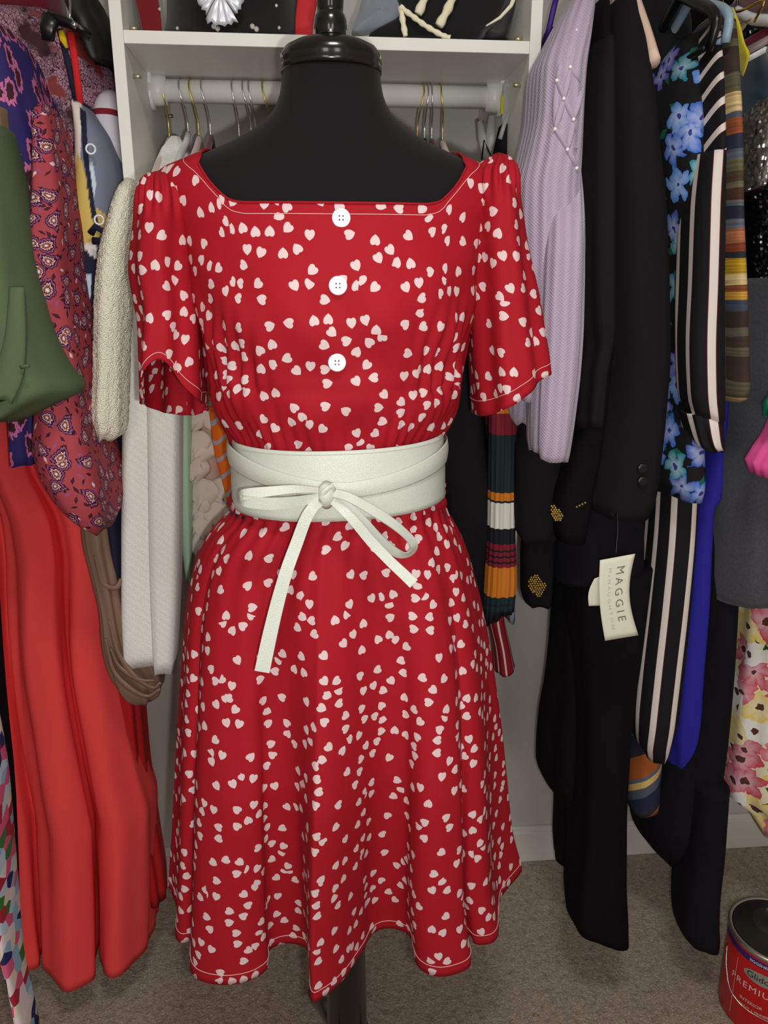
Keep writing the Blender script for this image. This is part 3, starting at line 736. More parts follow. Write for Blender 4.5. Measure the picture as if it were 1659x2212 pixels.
# ------------------------------------------------------------------ hanging garments
mk('lilac', knit_mat('lilac_angora_knit', (186, 169, 190), (177, 159, 182), 1300, 1500, 0.45, 0.25, 0.0022, rib=420))
mk('pearl', plain('pearl', (240, 236, 226), 0.2, spec=0.6))
mk('black_wool', plain('black_wool', (30, 27, 30), 0.95, spec=0.08, weave=0.3, scale=1400))
mk('black_cloth', plain('black_cloth', (19, 17, 20), 0.95, spec=0.08, weave=0.2))
mk('black_shine', plain('black_satin', (12, 11, 13), 0.35, spec=0.4))
mk('black_crepe', plain('black_crepe', (24, 22, 28), 0.9, spec=0.1, weave=0.2))
mk('gold_bead', plain('gold_bead', (190, 160, 78), 0.3, metallic=0.7))
mk('blue_floral', flower_mat('black_fabric_with_blue_flowers', (18, 16, 20), [(40, 80, 170), (70, 130, 210), (20, 130, 150), (86, 74, 190), (40, 100, 200)], (24, 120, 96), 20, 0.92, size=0.54, centre=(60, 60, 150)))
mk('pink_floral', flower_mat('white_fabric_with_pink_flowers', (236, 226, 190), [(214, 60, 84), (226, 96, 112), (240, 232, 220), (236, 206, 96), (204, 50, 70)], (60, 92, 50), 19, 1.0, size=0.8, centre=(90, 50, 40), npet=6))
mk('blackwhite', stripes_v('black_and_white_striped_crepe', [(0, (18, 17, 20)), (0.66, (120, 20, 30)), (0.68, (226, 216, 208)), (0.97, (120, 20, 30))], axis=0, scale=1 / 0.042, off=0.2, repeat=True))
mk('blackwhite_narrow', stripes_v('black_and_white_narrow_striped_crepe', [(0, (18, 17, 20)), (0.64, (120, 20, 30)), (0.66, (226, 216, 208)), (0.97, (120, 20, 30))], axis=0, scale=1 / 0.036, off=0.0, repeat=True))
mk('blackwhite_diag', None)
_md = M('black_and_white_diagonal_striped_crepe', 0.85); _x, _y, _ = _md.sep(_md.uv)
_f = _md.math('FRACT', _md.math('MULTIPLY', _md.math('ADD', _md.math('MULTIPLY', _x, -0.55), _y), 1 / 0.034))
_md.base(_md.ramp(_f, [(0, (18, 17, 20)), (0.66, (120, 20, 30)), (0.68, (226, 216, 208)), (0.97, (120, 20, 30))], True)); MAT['blackwhite_diag'] = _md.m
KN = [(0, (60, 46, 40)), (.03, (96, 92, 70)), (.06, (70, 50, 44)), (.10, (100, 96, 78)), (.13, (60, 42, 36)), (.18, (66, 76, 96)), (.22, (214, 160, 60)), (.25, (150, 80, 40)), (.27, (228, 200, 140)), (.31, (206, 160, 30)),
      (.36, (40, 42, 52)), (.38, (140, 62, 36)), (.41, (190, 116, 74)), (.45, (104, 108, 120)), (.48, (38, 42, 66)), (.52, (104, 106, 112)), (.54, (84, 48, 38)), (.58, (110, 106, 82)), (.60, (80, 62, 48)), (.63, (106, 104, 72)),
      (.67, (96, 104, 116)), (.70, (40, 46, 72)), (.75, (160, 84, 44)), (.80, (84, 90, 104)), (.82, (226, 196, 140)), (.88, (96, 92, 70)), (.94, (66, 48, 42))]
mk('multiknit', stripes_v('autumn_striped_knit', KN[::1][:27], axis=1, scale=1 / 0.42, off=0.0, wobble=0.01, repeat=True, weave=0.4))
_rd = M('rust_striped_knit', 0.9); _x, _y, _ = _rd.sep(_rd.uv)
_f = _rd.math('FRACT', _rd.math('MULTIPLY', _rd.math('SUBTRACT', _y, _rd.math('MULTIPLY', _x, 0.8)), 1 / 0.15))
_rd.base(_rd.ramp(_f, [(0, (222, 186, 110)), (.1, (96, 104, 120)), (.16, (176, 92, 42)), (.5, (50, 46, 60)), (.62, (40, 42, 72)), (.85, (86, 90, 104))], True)); _rd.bump(_rd.noise(_rd.uv, 500, 1), .3, .001); MAT['rust_diag'] = _rd.m
mk('teal_velvet', plain('teal_velvet', (14, 40, 62), 0.8, sheen=0.6, weave=0.2))
mk('silver_sequin', sequin_mat('silver_sequins', (110, 106, 100), (248, 244, 236)))
mk('dark_sequin', sequin_mat('black_sequins', (10, 10, 11), (50, 50, 54), 260))
mk('yellow', plain('yellow_felt', (206, 188, 30), 0.95, sheen=0.3))
mk('royal', plain('royal_blue_crepe', (38, 36, 150), 0.8, weave=0.1))
mk('grey_marl', None)
_g = M('charcoal_marl_jersey', 0.95, sheen=0.15, spec=0.08); _g.base(_g.mix(_g.noise(_g.ob, 260, 3, 0.7), (52, 52, 58), (92, 92, 98))); MAT['grey_marl'] = _g.m
mk('pink_tulle', plain('pink_tulle', (226, 84, 150), 0.7, weave=0.3))
mk('emerald', plain('emerald_satin', (14, 110, 78), 0.5))
mk('purple_satin', plain('purple_satin', (66, 30, 130), 0.4))
mk('coral', plain('coral_linen', (238, 76, 76), 0.9, spec=0.12, weave=0.3, scale=700, var=0.03))
mk('dark_red', plain('red_crepe', (182, 22, 26), 0.8, weave=0.1))
mk('green', plain('olive_green_cotton', (84, 102, 72), 0.9, weave=0.3, scale=600, var=0.06))
mk('brown', plain('brown_satin_jersey', (128, 100, 84), 0.55, weave=0.08, spec=0.35))
mk('tan', plain('tan_chiffon', (140, 112, 92), 0.7))
mk('paisley', paisley_mat()); mk('purple_floral', purple_floral_mat()); mk('snake', snake_mat())
mk('cream_lace', boucle_mat('cream_crochet_knit', (255, 250, 228), (238, 230, 202), 430, 0.7, 0.004))
mk('white_knit', boucle_mat('white_boucle_knit', (246, 244, 237), (228, 226, 218), 560, 0.45, 0.0025))
mk('mint', plain('mint_green_jersey', (176, 212, 182), 0.9, weave=0.1))
mk('beige_chiffon', plain('beige_chiffon', (206, 190, 178), 0.8, weave=0.1))
mk('beige_base', plain('beige_lining', (184, 150, 134), 0.8, weave=0.1))
_o = M('orange_leaf_print_fabric', 0.75); _x, _y, _ = _o.sep(_o.uv)
_w = _o.math('ADD', _o.math('MULTIPLY', _y, 34.0), _o.math('MULTIPLY', _o.math('SINE', _o.math('MULTIPLY', _x, 26.0)), 1.4))
_w = _o.math('FRACT', _o.math('ADD', _w, _o.math('MULTIPLY', _o.noise(_o.uv, 12, 1), 0.7)))
_o.base(_o.mix(_o.math('LESS_THAN', _w, 0.24), (242, 112, 26), (176, 172, 186))); MAT['orange_print'] = _o.m
def band_mat(name, bands, z_lo, z_hi):
    """bands: (photo row of the upper edge, depth plane, colour), listed from the hem up"""
    st, z = [], z_lo
    for py, Y, c_ in bands:
        st.append(((z - z_lo) / (z_hi - z_lo), c_)); z = P(1090, py, Y)[2]
    m = M(name, 0.85); m.base(m.ramp(m.math('DIVIDE', m.math('SUBTRACT', m.sep(m.uv)[1], z_lo), z_hi - z_lo), st, True)); m.bump(m.noise(m.uv, 800, 1), .1, .001); return m.m
_or, _ma, _dk, _gr, _wh = (206, 120, 34), (124, 28, 44), (26, 26, 32), (26, 42, 46), (224, 220, 210)
mk('bold_stripe', band_mat('rust_maroon_banded_fabric', [(1308, 1.2, _dk), (1296, 1.2, _gr), (1292, 1.2, _dk), (1275, 1.2, _gr), (1215, 1.2, _or), (1205, 1.2, _ma), (1201, 1.2, _dk), (1192, 1.2, _ma), (1188, 1.2, _dk), (1180, 1.2, _ma), (1176, 1.2, _dk), (1165, 1.2, _ma), (1130, 1.2, _dk), (1078, 1.2, _wh), (1072, 1.2, _dk), (1055, 1.2, _or), (935, 1.2, _gr), (890, 1.2, _ma), (840, 1.2, _or), (600, 1.2, _gr),
    (470, 1.34, _dk), (371, 1.34, _wh), (367, 1.34, _dk), (345, 1.34, _or), (270, 1.34, _dk), (100, 1.34, _gr)], P(1090, 1345, 1.2)[2], P(1090, 200, 1.34)[2]))
mk('redwhite', stripes_v('red_and_white_striped_cotton', [(0, (150, 22, 38)), (.68, (226, 206, 206)), (.86, (150, 22, 38))], axis=0, scale=1 / 0.021, repeat=True))
mk('blue_grey', plain('blue_grey_lining', (140, 146, 160), 0.7))
mk('striped_top', stripes_v('white_top_with_maroon_stripe', [(0, (196, 190, 200)), (.50, (120, 20, 36)), (.62, (206, 200, 208))], axis=1, scale=1 / 0.075, off=0.1, repeat=True))
mk('abstract', attr_mat('navy_patchwork_print'))
mk('black_leather', plain('black_leather', (26, 24, 24), 0.5, spec=0.4))
mk('multi', None)
_k = M('multicolour_scribble_print', 0.8); _c = _k.vor(_k.uv, 55, 1.0, out='Color', dims='2D'); _s = _k.n('ShaderNodeSeparateColor'); _k.set(_s.inputs[0], _c)
_k.base(_k.ramp(_s.outputs[0], [(0, (190, 206, 220)), (.2, (232, 214, 216)), (.35, (220, 90, 130)), (.47, (40, 40, 96)), (.6, (226, 210, 190)), (.72, (60, 120, 60)), (.8, (170, 40, 60)), (.88, (150, 180, 210))], True)); MAT['multi'] = _k.m
mk('clear_plastic', None)
_p = M('frosted_clear_plastic', 0.3, spec=0.5); _p.base((226, 226, 226)); _p.b.inputs['Transmission Weight'].default_value = 0.55; _p.b.inputs['Alpha'].default_value = 0.75; MAT['clear_plastic'] = _p.m
mk('white_plastic', plain('white_hanger_plastic', (228, 230, 232), 0.35, spec=0.4))
mk('blue_plastic', plain('pale_blue_hanger_plastic', (150, 172, 190), 0.35, spec=0.4))
mk('black_plastic', plain('black_hanger_plastic', (16, 16, 17), 0.3, spec=0.5))
mk('peach_plastic', plain('pale_peach_hanger', (222, 190, 172), 0.6))

def gpts(rows, n=2.8, rough=0.0, folds=(7, 0.004), M_=72, nr=46, seed=0, hem=None, skew=0.0, dense=1, foldpow=1.0, front_only=False):
    rows = np.array([tuple(r) + (1.08, 1.45)[len(r) - 3:] for r in rows], float)
    pys = np.linspace(rows[0, 0], rows[-1, 0], nr * dense); q = pch(rows[:, 0], rows[:, 1:], pys)
    a = np.array([2 * PI * k / (M_ * dense) - PI for k in range(M_ * dense)]); rr = np.random.RandomState(seed + 11)
    ph = rr.rand(6) * 6.28; out = np.zeros((len(pys), len(a), 3))
    for i, py in enumerate(pys):
        l, r, yf, yb = q[i]; t = i / (len(pys) - 1); ye = yf + min(0.03, (yb - yf) * .3)
        L, R = P(l, py, ye), P(r, py, ye); cx, hx, z = (L[0] + R[0]) / 2, max(0.001, (R[0] - L[0]) / 2), (L[2] + R[2]) / 2
        cy, hy = (yf + yb) / 2, (yb - yf) / 2
        sx, cc = supell(a, n); N, A = folds
        f = A * (0.35 + 0.65 * t ** foldpow) * (0.55 * np.sin(N * a + ph[0] + 1.5 * t) + 0.35 * np.sin((N * 2 - 1) * a + ph[1] - 2 * t) + 0.3 * np.sin((N + 3) * a + ph[2]))
        f = f * min(1.0, hx / 0.02)
        x = cx + (hx + f) * sx + skew * (cc * -hy); y = cy - (hy + f) * cc
        zz = np.full(len(a), z)
        if hem is not None: zz = zz + hem(a) * max(0.0, (t - 0.75) / 0.25) ** 2
        if rough: j = (rr.rand(len(a)) - .5) * 2 * rough; x = x + j * sx; y = y - j * cc
        zz = zz + 0.003 * np.sin(3 * a + ph[3]) * t
        out[i] = np.stack([x, y, zz], 1)
    return out
def gmesh(out, cap=0.012, u0=0.0):
    R, C = out.shape[:2]; U = np.zeros((R, C + 1, 2))
    for r in range(R):
        d = np.linalg.norm(np.diff(np.vstack([out[r], out[r][:1]]), axis=0), axis=1); cu = np.concatenate([[0], np.cumsum(d)]); U[r, :, 0] = cu - cu[C // 2] + u0 + 3.0
    U[:, :C, 1] = out[:, :, 2]; U[:, C, 1] = out[:, 0, 2]
    return grid_mesh(out, U, cap0=True, cap1=cap, flip=True)
def garment(name, label, cat, rows, mat, parent=None, group=None, part=None, u0=0.0, **kw):
    o = link(name, gmesh(gpts(rows, **kw), u0=u0), mat, parent)
    if parent is None: tag(o, label, cat, group)
    return o
def piece(parent, name, rows, mat, u0=0.0, **kw): return link(name, gmesh(gpts(rows, **kw), u0=u0), mat, parent)

# rods of the side bays, just above the picture, and the hangers that carry the clothes
ZROD, YROD = 1.885, 1.275
for nm, x0, x1, lab in (('closet_rod', XL, xl_in - PT - 0.001, 'white hanging rod above the clothes left of the tower'), ('closet_rod', xr_in + PT + 0.001, XR, 'white hanging rod above the clothes right of the tower')):
    tag(link(nm, tube([(x0, YROD, ZROD), (x1, YROD, ZROD)], 0.016, 20), 'pvc'), lab, 'rod')

def hanger(x, yc, zc, neck, wire, arm, label, half=0.195, drop=0.085, lean=0.0, group=None, armr=0.0045, hookr=0.0013, rodr=None, twist=0.0):
    """hook over a rod at (yc, zc), straight neck down to height `neck`, two sloping arms running front to back"""
    t = thing('clothes_hanger', label, 'hanger', group=group); rr = (rodr or RR) + hookr + 0.0006
    hk = [(x, yc + rr * math.cos(b), zc + rr * math.sin(b)) for b in np.linspace(-0.35, PI * 0.98, 18)]
    hk += [(x + lean * .3, yc - rr, zc - 0.012), (x + lean * .8, yc - rr * .55, zc - 0.028), (x + lean, yc, zc - 0.045), (x + lean, yc, (zc - 0.045 + neck) / 2), (x + lean, yc, neck)]
    link('hook', tube(hk, hookr, 8), wire, t)
    arms = []
    for sy in (-1, 1):
        pth = [(x + lean, yc, neck + 0.003), (x + lean + twist * sy * .1, yc + sy * 0.014, neck - 0.004), (x + lean + twist * sy * .3, yc + sy * 0.05, neck - 0.022), (x + lean + twist * sy * .7, yc + sy * 0.12, neck - drop * .62), (x + lean + twist * sy, yc + sy * half, neck - drop)]
        link('arm', tube(spline(pth, 16), np.linspace(armr * 1.1, armr, 16), 8, 1.35, (0, 0, 1)), arm, t)
    link('trouser_bar', tube([(x + lean, yc - half * .9, neck - drop + 0.006), (x + lean, yc + half * .9, neck - drop + 0.006)], armr * .7, 8), arm, t)
    return t

# hangers on the tower rod, placed where each hook crosses it
GH = 'velvet hangers on the tower rod'
hx = [(353, 'gold', 'pink_velvet', 'gold-hooked pale pink velvet hanger nearest the left end of the tower rod'),
      (387, 'chrome', 'white_plastic', 'silver-hooked hanger inside the fluffy white shoulder, left end of the tower rod'),
      (409, 'gold', 'pink_velvet', 'gold-hooked pale pink velvet hanger between white shoulder and maroon hanger'),
      (435, 'chrome', 'maroon_velvet', 'silver-hooked maroon velvet hanger above the left dress strap'),
      (501, 'chrome', 'black_velvet', 'first silver-hooked hanger in the trio left of the dress form neck'),
      (524, 'chrome', 'black_velvet', 'middle silver-hooked hanger in the trio left of the dress form neck'),
      (537, 'chrome', 'black_velvet', 'right-hand silver-hooked hanger in the trio left of the dress form neck'),
      (567, 'gold', 'pink_velvet', 'dull gold-hooked hanger touching the left side of the dress form neck'),
      (916, 'gold', 'pink_velvet', 'gold-hooked hanger leaning left, first one right of the neck'),
      (925, 'chrome', 'black_velvet', 'silver-hooked black hanger second right of the neck'),
      (933, 'chrome', 'maroon_velvet', 'silver-hooked maroon velvet hanger third right of the neck'),
      (953, 'gold', 'pink_velvet', 'gold-hooked pale pink hanger above the right dress strap')]
lean = [.002, .008, .009, .009, .007, .010, .008, .010, -.008, -.003, .003, .006]
nk = [308, 296, 305, 303, 310, 320, 325, 330, 312, 312, 312, 314]
for (px, w, ar, lb), le, ny in zip(hx, lean, nk):
    p = P(px, 205, YR - RR)
    hanger(p[0], YR, RZ, P(px, ny, YR)[2], w, ar, lb, half=0.165, drop=0.085, lean=le, group=GH)

# ---- white cardigan on the tower rod
c = thing('white_cardigan', 'white boucle knit cardigan with a cream crochet sleeve hanging left of the dress', 'cardigan')
piece(c, 'body', [(300, 372, 392, 1.345, 1.43), (330, 345, 405, 1.31, 1.45), (380, 318, 420, 1.24, 1.49), (440, 285, 420, 1.185, 1.48), (520, 268, 410, 1.165, 1.46), (650, 262, 395, 1.16, 1.38), (900, 262, 376, 1.16, 1.30), (1100, 261, 370, 1.16, 1.28), (1300, 262, 364, 1.16, 1.27), (1400, 267, 364, 1.16, 1.26), (1426, 268, 362, 1.165, 1.26)],
      'white_knit', n=4, folds=(5, 0.003), seed=3)
piece(c, 'front_panel', [(470, 305, 405, 1.165, 1.21), (560, 310, 402, 1.152, 1.21), (900, 319, 390, 1.148, 1.21), (1200, 323, 388, 1.148, 1.21), (1400, 330, 380, 1.15, 1.21), (1448, 333, 376, 1.152, 1.21)], 'white_knit', folds=(4, 0.0015), n=4, nr=36, M_=60, seed=13)
piece(c, 'sleeve', [(388, 270, 292, 1.15, 1.19), (410, 252, 296, 1.115, 1.19), (470, 232, 292, 1.09, 1.19), (540, 213, 286, 1.08, 1.18), (650, 202, 276, 1.08, 1.17), (800, 199, 270, 1.085, 1.165), (890, 195, 267, 1.085, 1.165), (930, 203, 264, 1.09, 1.16), (950, 212, 240, 1.10, 1.15)], 'cream_lace', folds=(4, 0.003), seed=8, n=2.3, rough=.0011, nr=90, M_=90)

garment('mint_top', 'mint green jersey garment showing as a narrow strip beside the white cardigan', 'top', [(400, 410, 440, 1.32, 1.46), (870, 380, 414, 1.222, 1.27), (1000, 382, 414, 1.222, 1.27), (1150, 390, 416, 1.222, 1.27), (1230, 399, 414, 1.225, 1.26), (1262, 404, 411, 1.23, 1.25)], 'mint', folds=(3, 0.002), seed=4)
b = thing('chiffon_blouse', 'beige chiffon blouse covered in fluttery petal ruffles, left of the belt', 'blouse')
piece(b, 'body', [(380, 440, 470, 1.34, 1.46), (830, 418, 480, 1.26, 1.44), (950, 424, 490, 1.25, 1.42), (1080, 428, 500, 1.25, 1.42), (1210, 426, 480, 1.26, 1.42)], 'beige_base', folds=(4, 0.003), seed=5)
rr = np.random.RandomState(3)
pet = None
for i, (px, py, s, ro) in enumerate([(428, 890, .030, .3), (450, 905, .026, -.6), (424, 945, .032, .1), (446, 960, .034, .6), (415, 985, .026, -.3), (434, 1005, .03, .5), (442, 1050, .036, .2), (462, 1052, .030, -.4), (433, 1085, .03, .4), (460, 1090, .036, -.2), (476, 1098, .03, .5), (432, 1115, .032, -.5), (450, 1130, .03, .3), (428, 1155, .034, .1), (440, 1180, .03, -.3), (455, 1165, .028, .6)]):
    if pet is None:
        g = np.zeros((7, 9, 3))
        for r_ in range(7):
            for k in range(9):
                u, v = (k - 4) / 4, r_ / 6; w = math.sin(PI * min(1, v * .9 + .12)) ** .6
                g[r_, k] = (u * w * .62 + .07 * math.sin(v * 7), -0.16 * v - 0.16 * math.cos(u * 2.2) * v + 0.11 * math.sin(u * 6 + v * 4) * v, -v * (1 + .14 * math.sin(u * 8)))
        pet = grid_mesh(g, closed=False)
    o = link('ruffle', pet, None, b)
    if not pet.materials: pet.materials.append(MAT['beige_chiffon'])
    p = P(px, py - 16, 1.243); o.location = p; o.scale = (s * 1.25, s, s * 1.3); o.rotation_euler = (0, ro, rr.rand() - .5)
    solid(o, 0.02)
garment('orange_print_top', 'orange and lilac-grey leaf print top beside the left end of the belt', 'top', [(380, 470, 500, 1.34, 1.46), (820, 440, 530, 1.215, 1.44), (950, 452, 545, 1.215, 1.42), (1040, 476, 550, 1.215, 1.42), (1110, 494, 552, 1.22, 1.41)], 'orange_print', folds=(4, 0.004), seed=6)
for i, (x0, lab, m_) in enumerate(((560, 'maroon velvet top hidden behind the bodice of the dress', 'maroon_velvet'), (640, 'black crepe blouse hidden behind the bodice of the dress', 'black_crepe'))):
    pass
garment('black_jacket', 'long black wool jacket on the tower rod just right of the dress waist', 'jacket', [(330, 925, 945, 1.34, 1.43), (420, 900, 1010, 1.25, 1.48), (600, 900, 1040, 1.20, 1.48), (870, 915, 1056, 1.19, 1.46), (1000, 930, 1068, 1.19, 1.45), (1080, 945, 1086, 1.19, 1.44), (1140, 950, 1088, 1.19, 1.44), (1230, 960, 1074, 1.20, 1.42), (1340, 985, 1066, 1.21, 1.40)], 'black_wool', folds=(4, 0.004), seed=9)
s = thing('striped_scarf_skirt', 'pleated skirt with orange, maroon, white and dark green bands at the right tower panel', 'skirt')
piece(s, 'skirt_panel', [(222, 1098, 1108, 1.345, 1.37), (240, 1096, 1118, 1.34, 1.38), (300, 1100, 1124, 1.33, 1.40), (400, 1104, 1127, 1.31, 1.41), (600, 1080, 1110, 1.27, 1.42), (860, 1056, 1092, 1.23, 1.42), (1200, 1050, 1085, 1.23, 1.42), (1330, 1046, 1080, 1.23, 1.41)], 'bold_stripe', folds=(9, 0.003), seed=10, n=3)
piece(s, 'front_pleats', [(560, 1080, 1118, 1.185, 1.211), (860, 1062, 1118, 1.17, 1.211), (1000, 1060, 1116, 1.165, 1.211), (1150, 1058, 1114, 1.165, 1.211), (1250, 1052, 1117, 1.165, 1.211), (1330, 1048, 1110, 1.17, 1.211)], 'bold_stripe', folds=(13, 0.003), seed=12, n=2.5, hem=lambda a: 0.010 * np.sin(a))
piece(s, 'folded_panel', [(268, 1085, 1094, 1.33, 1.38), (330, 1072, 1094, 1.32, 1.38), (400, 1066, 1092, 1.31, 1.38), (480, 1062, 1092, 1.30, 1.38)], 'black_crepe', folds=(3, 0.001), nr=20, M_=32)
piece(s, 'lining', [(860, 1070, 1100, 1.30, 1.36), (1200, 1092, 1112, 1.30, 1.36), (1338, 1094, 1111, 1.30, 1.36)], 'blue_grey', folds=(3, 0.002), nr=20, M_=32)
garment('striped_shirt', 'red and white striped shirt tail peeking out below the banded skirt', 'shirt', [(1280, 1050, 1082, 1.33, 1.40), (1340, 1056, 1090, 1.33, 1.40), (1400, 1068, 1102, 1.33, 1.40), (1448, 1072, 1111, 1.33, 1.40)], 'redwhite', folds=(4, 0.002), nr=30, hem=lambda a: 0.006 * np.sin(a))
# clear clip hanger holding that skirt
t = thing('clip_hanger', 'clear plastic clip hanger with a yellow size mark at the right end of the rod', 'hanger')
p = P(1086, 180, 1.36)
link('clip', box(p[0] - 0.006, p[0] + 0.017, 1.328, 1.338, P(1086, 268, 1.33)[2], P(1086, 178, 1.33)[2], 0.003), 'clear_plastic', t)
link('clip_arm', tube([P(1096, 190, 1.332), P(1104, 230, 1.33), P(1090, 268, 1.328), P(1080, 300, 1.326)], 0.0035, 8), 'clear_plastic', t)
link('size_mark', box(P(1082, 222, 1.327)[0], P(1088, 222, 1.327)[0], 1.3265, 1.3285, P(1085, 246, 1.327)[2], P(1085, 206, 1.327)[2], 0.0005), 'yellow', t)
t = thing('clip_hanger', 'clear plastic clip hanger hanging behind the puffed right shoulder of the dress', 'hanger')
link('clip', join(tube([P(1036, 262, 1.36), P(1042, 300, 1.355), P(1050, 345, 1.35)], [.005, .008, .006], 10, .5), tube([P(1062, 250, 1.36), P(1058, 300, 1.355), P(1050, 345, 1.35)], [.005, .009, .006], 10, .5)), 'clear_plastic', t)
link('strap_loop', tube([P(1040, 345, 1.345), P(1046, 302, 1.342), P(1052, 318, 1.342), P(1062, 340, 1.345)], 0.0012, 6), 'black_cloth', t)

# ================================================================== right bay
# ---- lilac cardigan, nearest the tower
c = thing('lilac_cardigan', 'lilac angora cardigan with smocked diamonds and pearls, hanging right of the tower', 'cardigan')
LROWS = [(-20, 1252, 1284, 1.14, 1.21), (30, 1220, 1281, 1.10, 1.205), (80, 1196, 1278, 1.075, 1.203), (150, 1167, 1272, 1.055, 1.203), (250, 1160, 1266, 1.05, 1.203), (330, 1142, 1264, 1.05, 1.203), (410, 1122, 1262, 1.05, 1.203), (560, 1118, 1262, 1.05, 1.203), (760, 1112, 1252, 1.055, 1.203), (860, 1108, 1235, 1.06, 1.20)]
LBP = gpts(LROWS, folds=(7, .0022), seed=20, n=2.6, M_=96, nr=60)
link('body', gmesh(LBP), 'lilac', c)
piece(c, 'sleeve', [(360, 1205, 1255, 1.075, 1.12), (430, 1192, 1261, 1.058, 1.12), (480, 1180, 1263, 1.036, 1.12), (560, 1170, 1263, 1.022, 1.13), (700, 1162, 1260, 1.02, 1.13), (800, 1158, 1253, 1.02, 1.13), (900, 1155, 1240, 1.022, 1.13), (960, 1154, 1230, 1.025, 1.13), (990, 1156, 1223, 1.03, 1.12)], 'lilac', folds=(7, 0.0022), n=2.6, seed=21, hem=lambda a: -0.006 * np.sin(a))
piece(c, 'sleeve', [(640, 1090, 1150, 1.12, 1.20), (760, 1096, 1152, 1.12, 1.20), (850, 1100, 1150, 1.125, 1.195), (890, 1104, 1144, 1.13, 1.19), (915, 1112, 1137, 1.14, 1.185)], 'lilac', folds=(5, 0.002), n=2.3, seed=22, nr=24)
# smocked ridges meeting at pearls: x offset from the left face, on body and sleeve
prl = [(1245, 67), (1221, 101), (1232, 145), (1203, 174), (1258, 187), (1218, 213), (1239, 258), (1199, 279), (1226, 323), (1246, 363)]
def on_left_face(px, py, lift=0.0):
    r = min(len(LBP) - 1, max(0, int(round((py - LROWS[0][0]) / (LROWS[-1][0] - LROWS[0][0]) * (len(LBP) - 1))))); row = LBP[r]
    q = np.array([proj(v) for v in row]); d = np.hypot(q[:, 0] - px, (q[:, 1] - py) * .15) + (row[:, 1] > row[:, 1].mean()) * 500
    return P(px, py, row[np.argmin(d), 1] - 0.0008 - lift)
pp = [on_left_face(*q, 0.002) for q in prl]
for p in pp:
    bm = bmesh.new(); bmesh.ops.create_uvsphere(bm, u_segments=12, v_segments=8, radius=0.0025); me = bpy.data.meshes.new('mesh'); bm.to_mesh(me); bm.free(); me.polygons.foreach_set('use_smooth', [True] * len(me.polygons))
    o = link('pearl', me, 'pearl', c); o.location = p
for i, j in ((0, 1), (0, 2), (1, 3), (1, 2), (2, 4), (2, 5), (3, 5), (3, 7), (5, 6), (5, 7), (6, 8), (7, 8), (8, 9), (6, 9), (4, 6)):
    a_, b_ = prl[i], prl[j]; path = [on_left_face(a_[0] + (b_[0] - a_[0]) * k, a_[1] + (b_[1] - a_[1]) * k, 0.0) for k in np.linspace(0, 1, 6)]
    link('smocking_ridge', tube(path, [.002, .0034, .0042, .0042, .0034, .002], 8, 0.6), 'lilac', c)
for k, (px0, py0) in enumerate(((1199, 285), (1226, 328), (1247, 368))):
    pass

purp = thing('purple_strap_dress', 'purple satin strap above a dark top edge, squeezed between tower and lilac cardigan', 'dress')
link('strap', tube([P(1206, -20, 1.36), P(1196, 18, 1.36), P(1186, 62, 1.36), P(1176, 100, 1.37)], 0.0045, 8, .4), 'purple_satin', purp)
piece(purp, 'bodice', [(64, 1183, 1200, 1.37, 1.42), (100, 1176, 1200, 1.36, 1.44), (200, 1170, 1200, 1.36, 1.45), (420, 1165, 1200, 1.36, 1.45)], 'black_shine', folds=(3, .001), nr=20, M_=32)

# ---- black garments
j = thing('beaded_jacket', 'black velvet jacket with gold-beaded cuffs hanging behind the lilac sleeves', 'jacket')
piece(j, 'body', [(5, 1288, 1306, 1.20, 1.34), (80, 1280, 1318, 1.15, 1.38), (250, 1268, 1326, 1.09, 1.44), (420, 1264, 1332, 1.075, 1.46), (600, 1262, 1334, 1.075, 1.46), (760, 1254, 1330, 1.075, 1.46), (900, 1240, 1318, 1.08, 1.46), (1000, 1216, 1305, 1.085, 1.45), (1090, 1184, 1290, 1.09, 1.44), (1140, 1184, 1280, 1.10, 1.42), (1165, 1192, 1270, 1.11, 1.41)], 'black_cloth', folds=(4, .003), seed=31)
piece(j, 'sleeve', [(840, 1150, 1220, 1.14, 1.205), (930, 1128, 1230, 1.135, 1.208), (975, 1117, 1222, 1.13, 1.208), (1050, 1115, 1222, 1.13, 1.208), (1120, 1116, 1212, 1.13, 1.208), (1150, 1119, 1205, 1.135, 1.206), (1168, 1128, 1200, 1.14, 1.20)], 'black_wool', folds=(3, .003), seed=32, nr=30)
piece(j, 'cuff', [(1140, 1134, 1200, 1.15, 1.20), (1200, 1130, 1199, 1.148, 1.202), (1270, 1131, 1196, 1.148, 1.202), (1300, 1138, 1192, 1.15, 1.20), (1309, 1148, 1186, 1.155, 1.195)], 'black_cloth', folds=(3, .002), seed=33, nr=24)
piece(j, 'tabard', [(1020, 1196, 1262, 1.24, 1.40), (1100, 1190, 1272, 1.24, 1.40), (1240, 1196, 1240, 1.25, 1.38)], 'black_shine', folds=(5, .003), seed=34, nr=24)
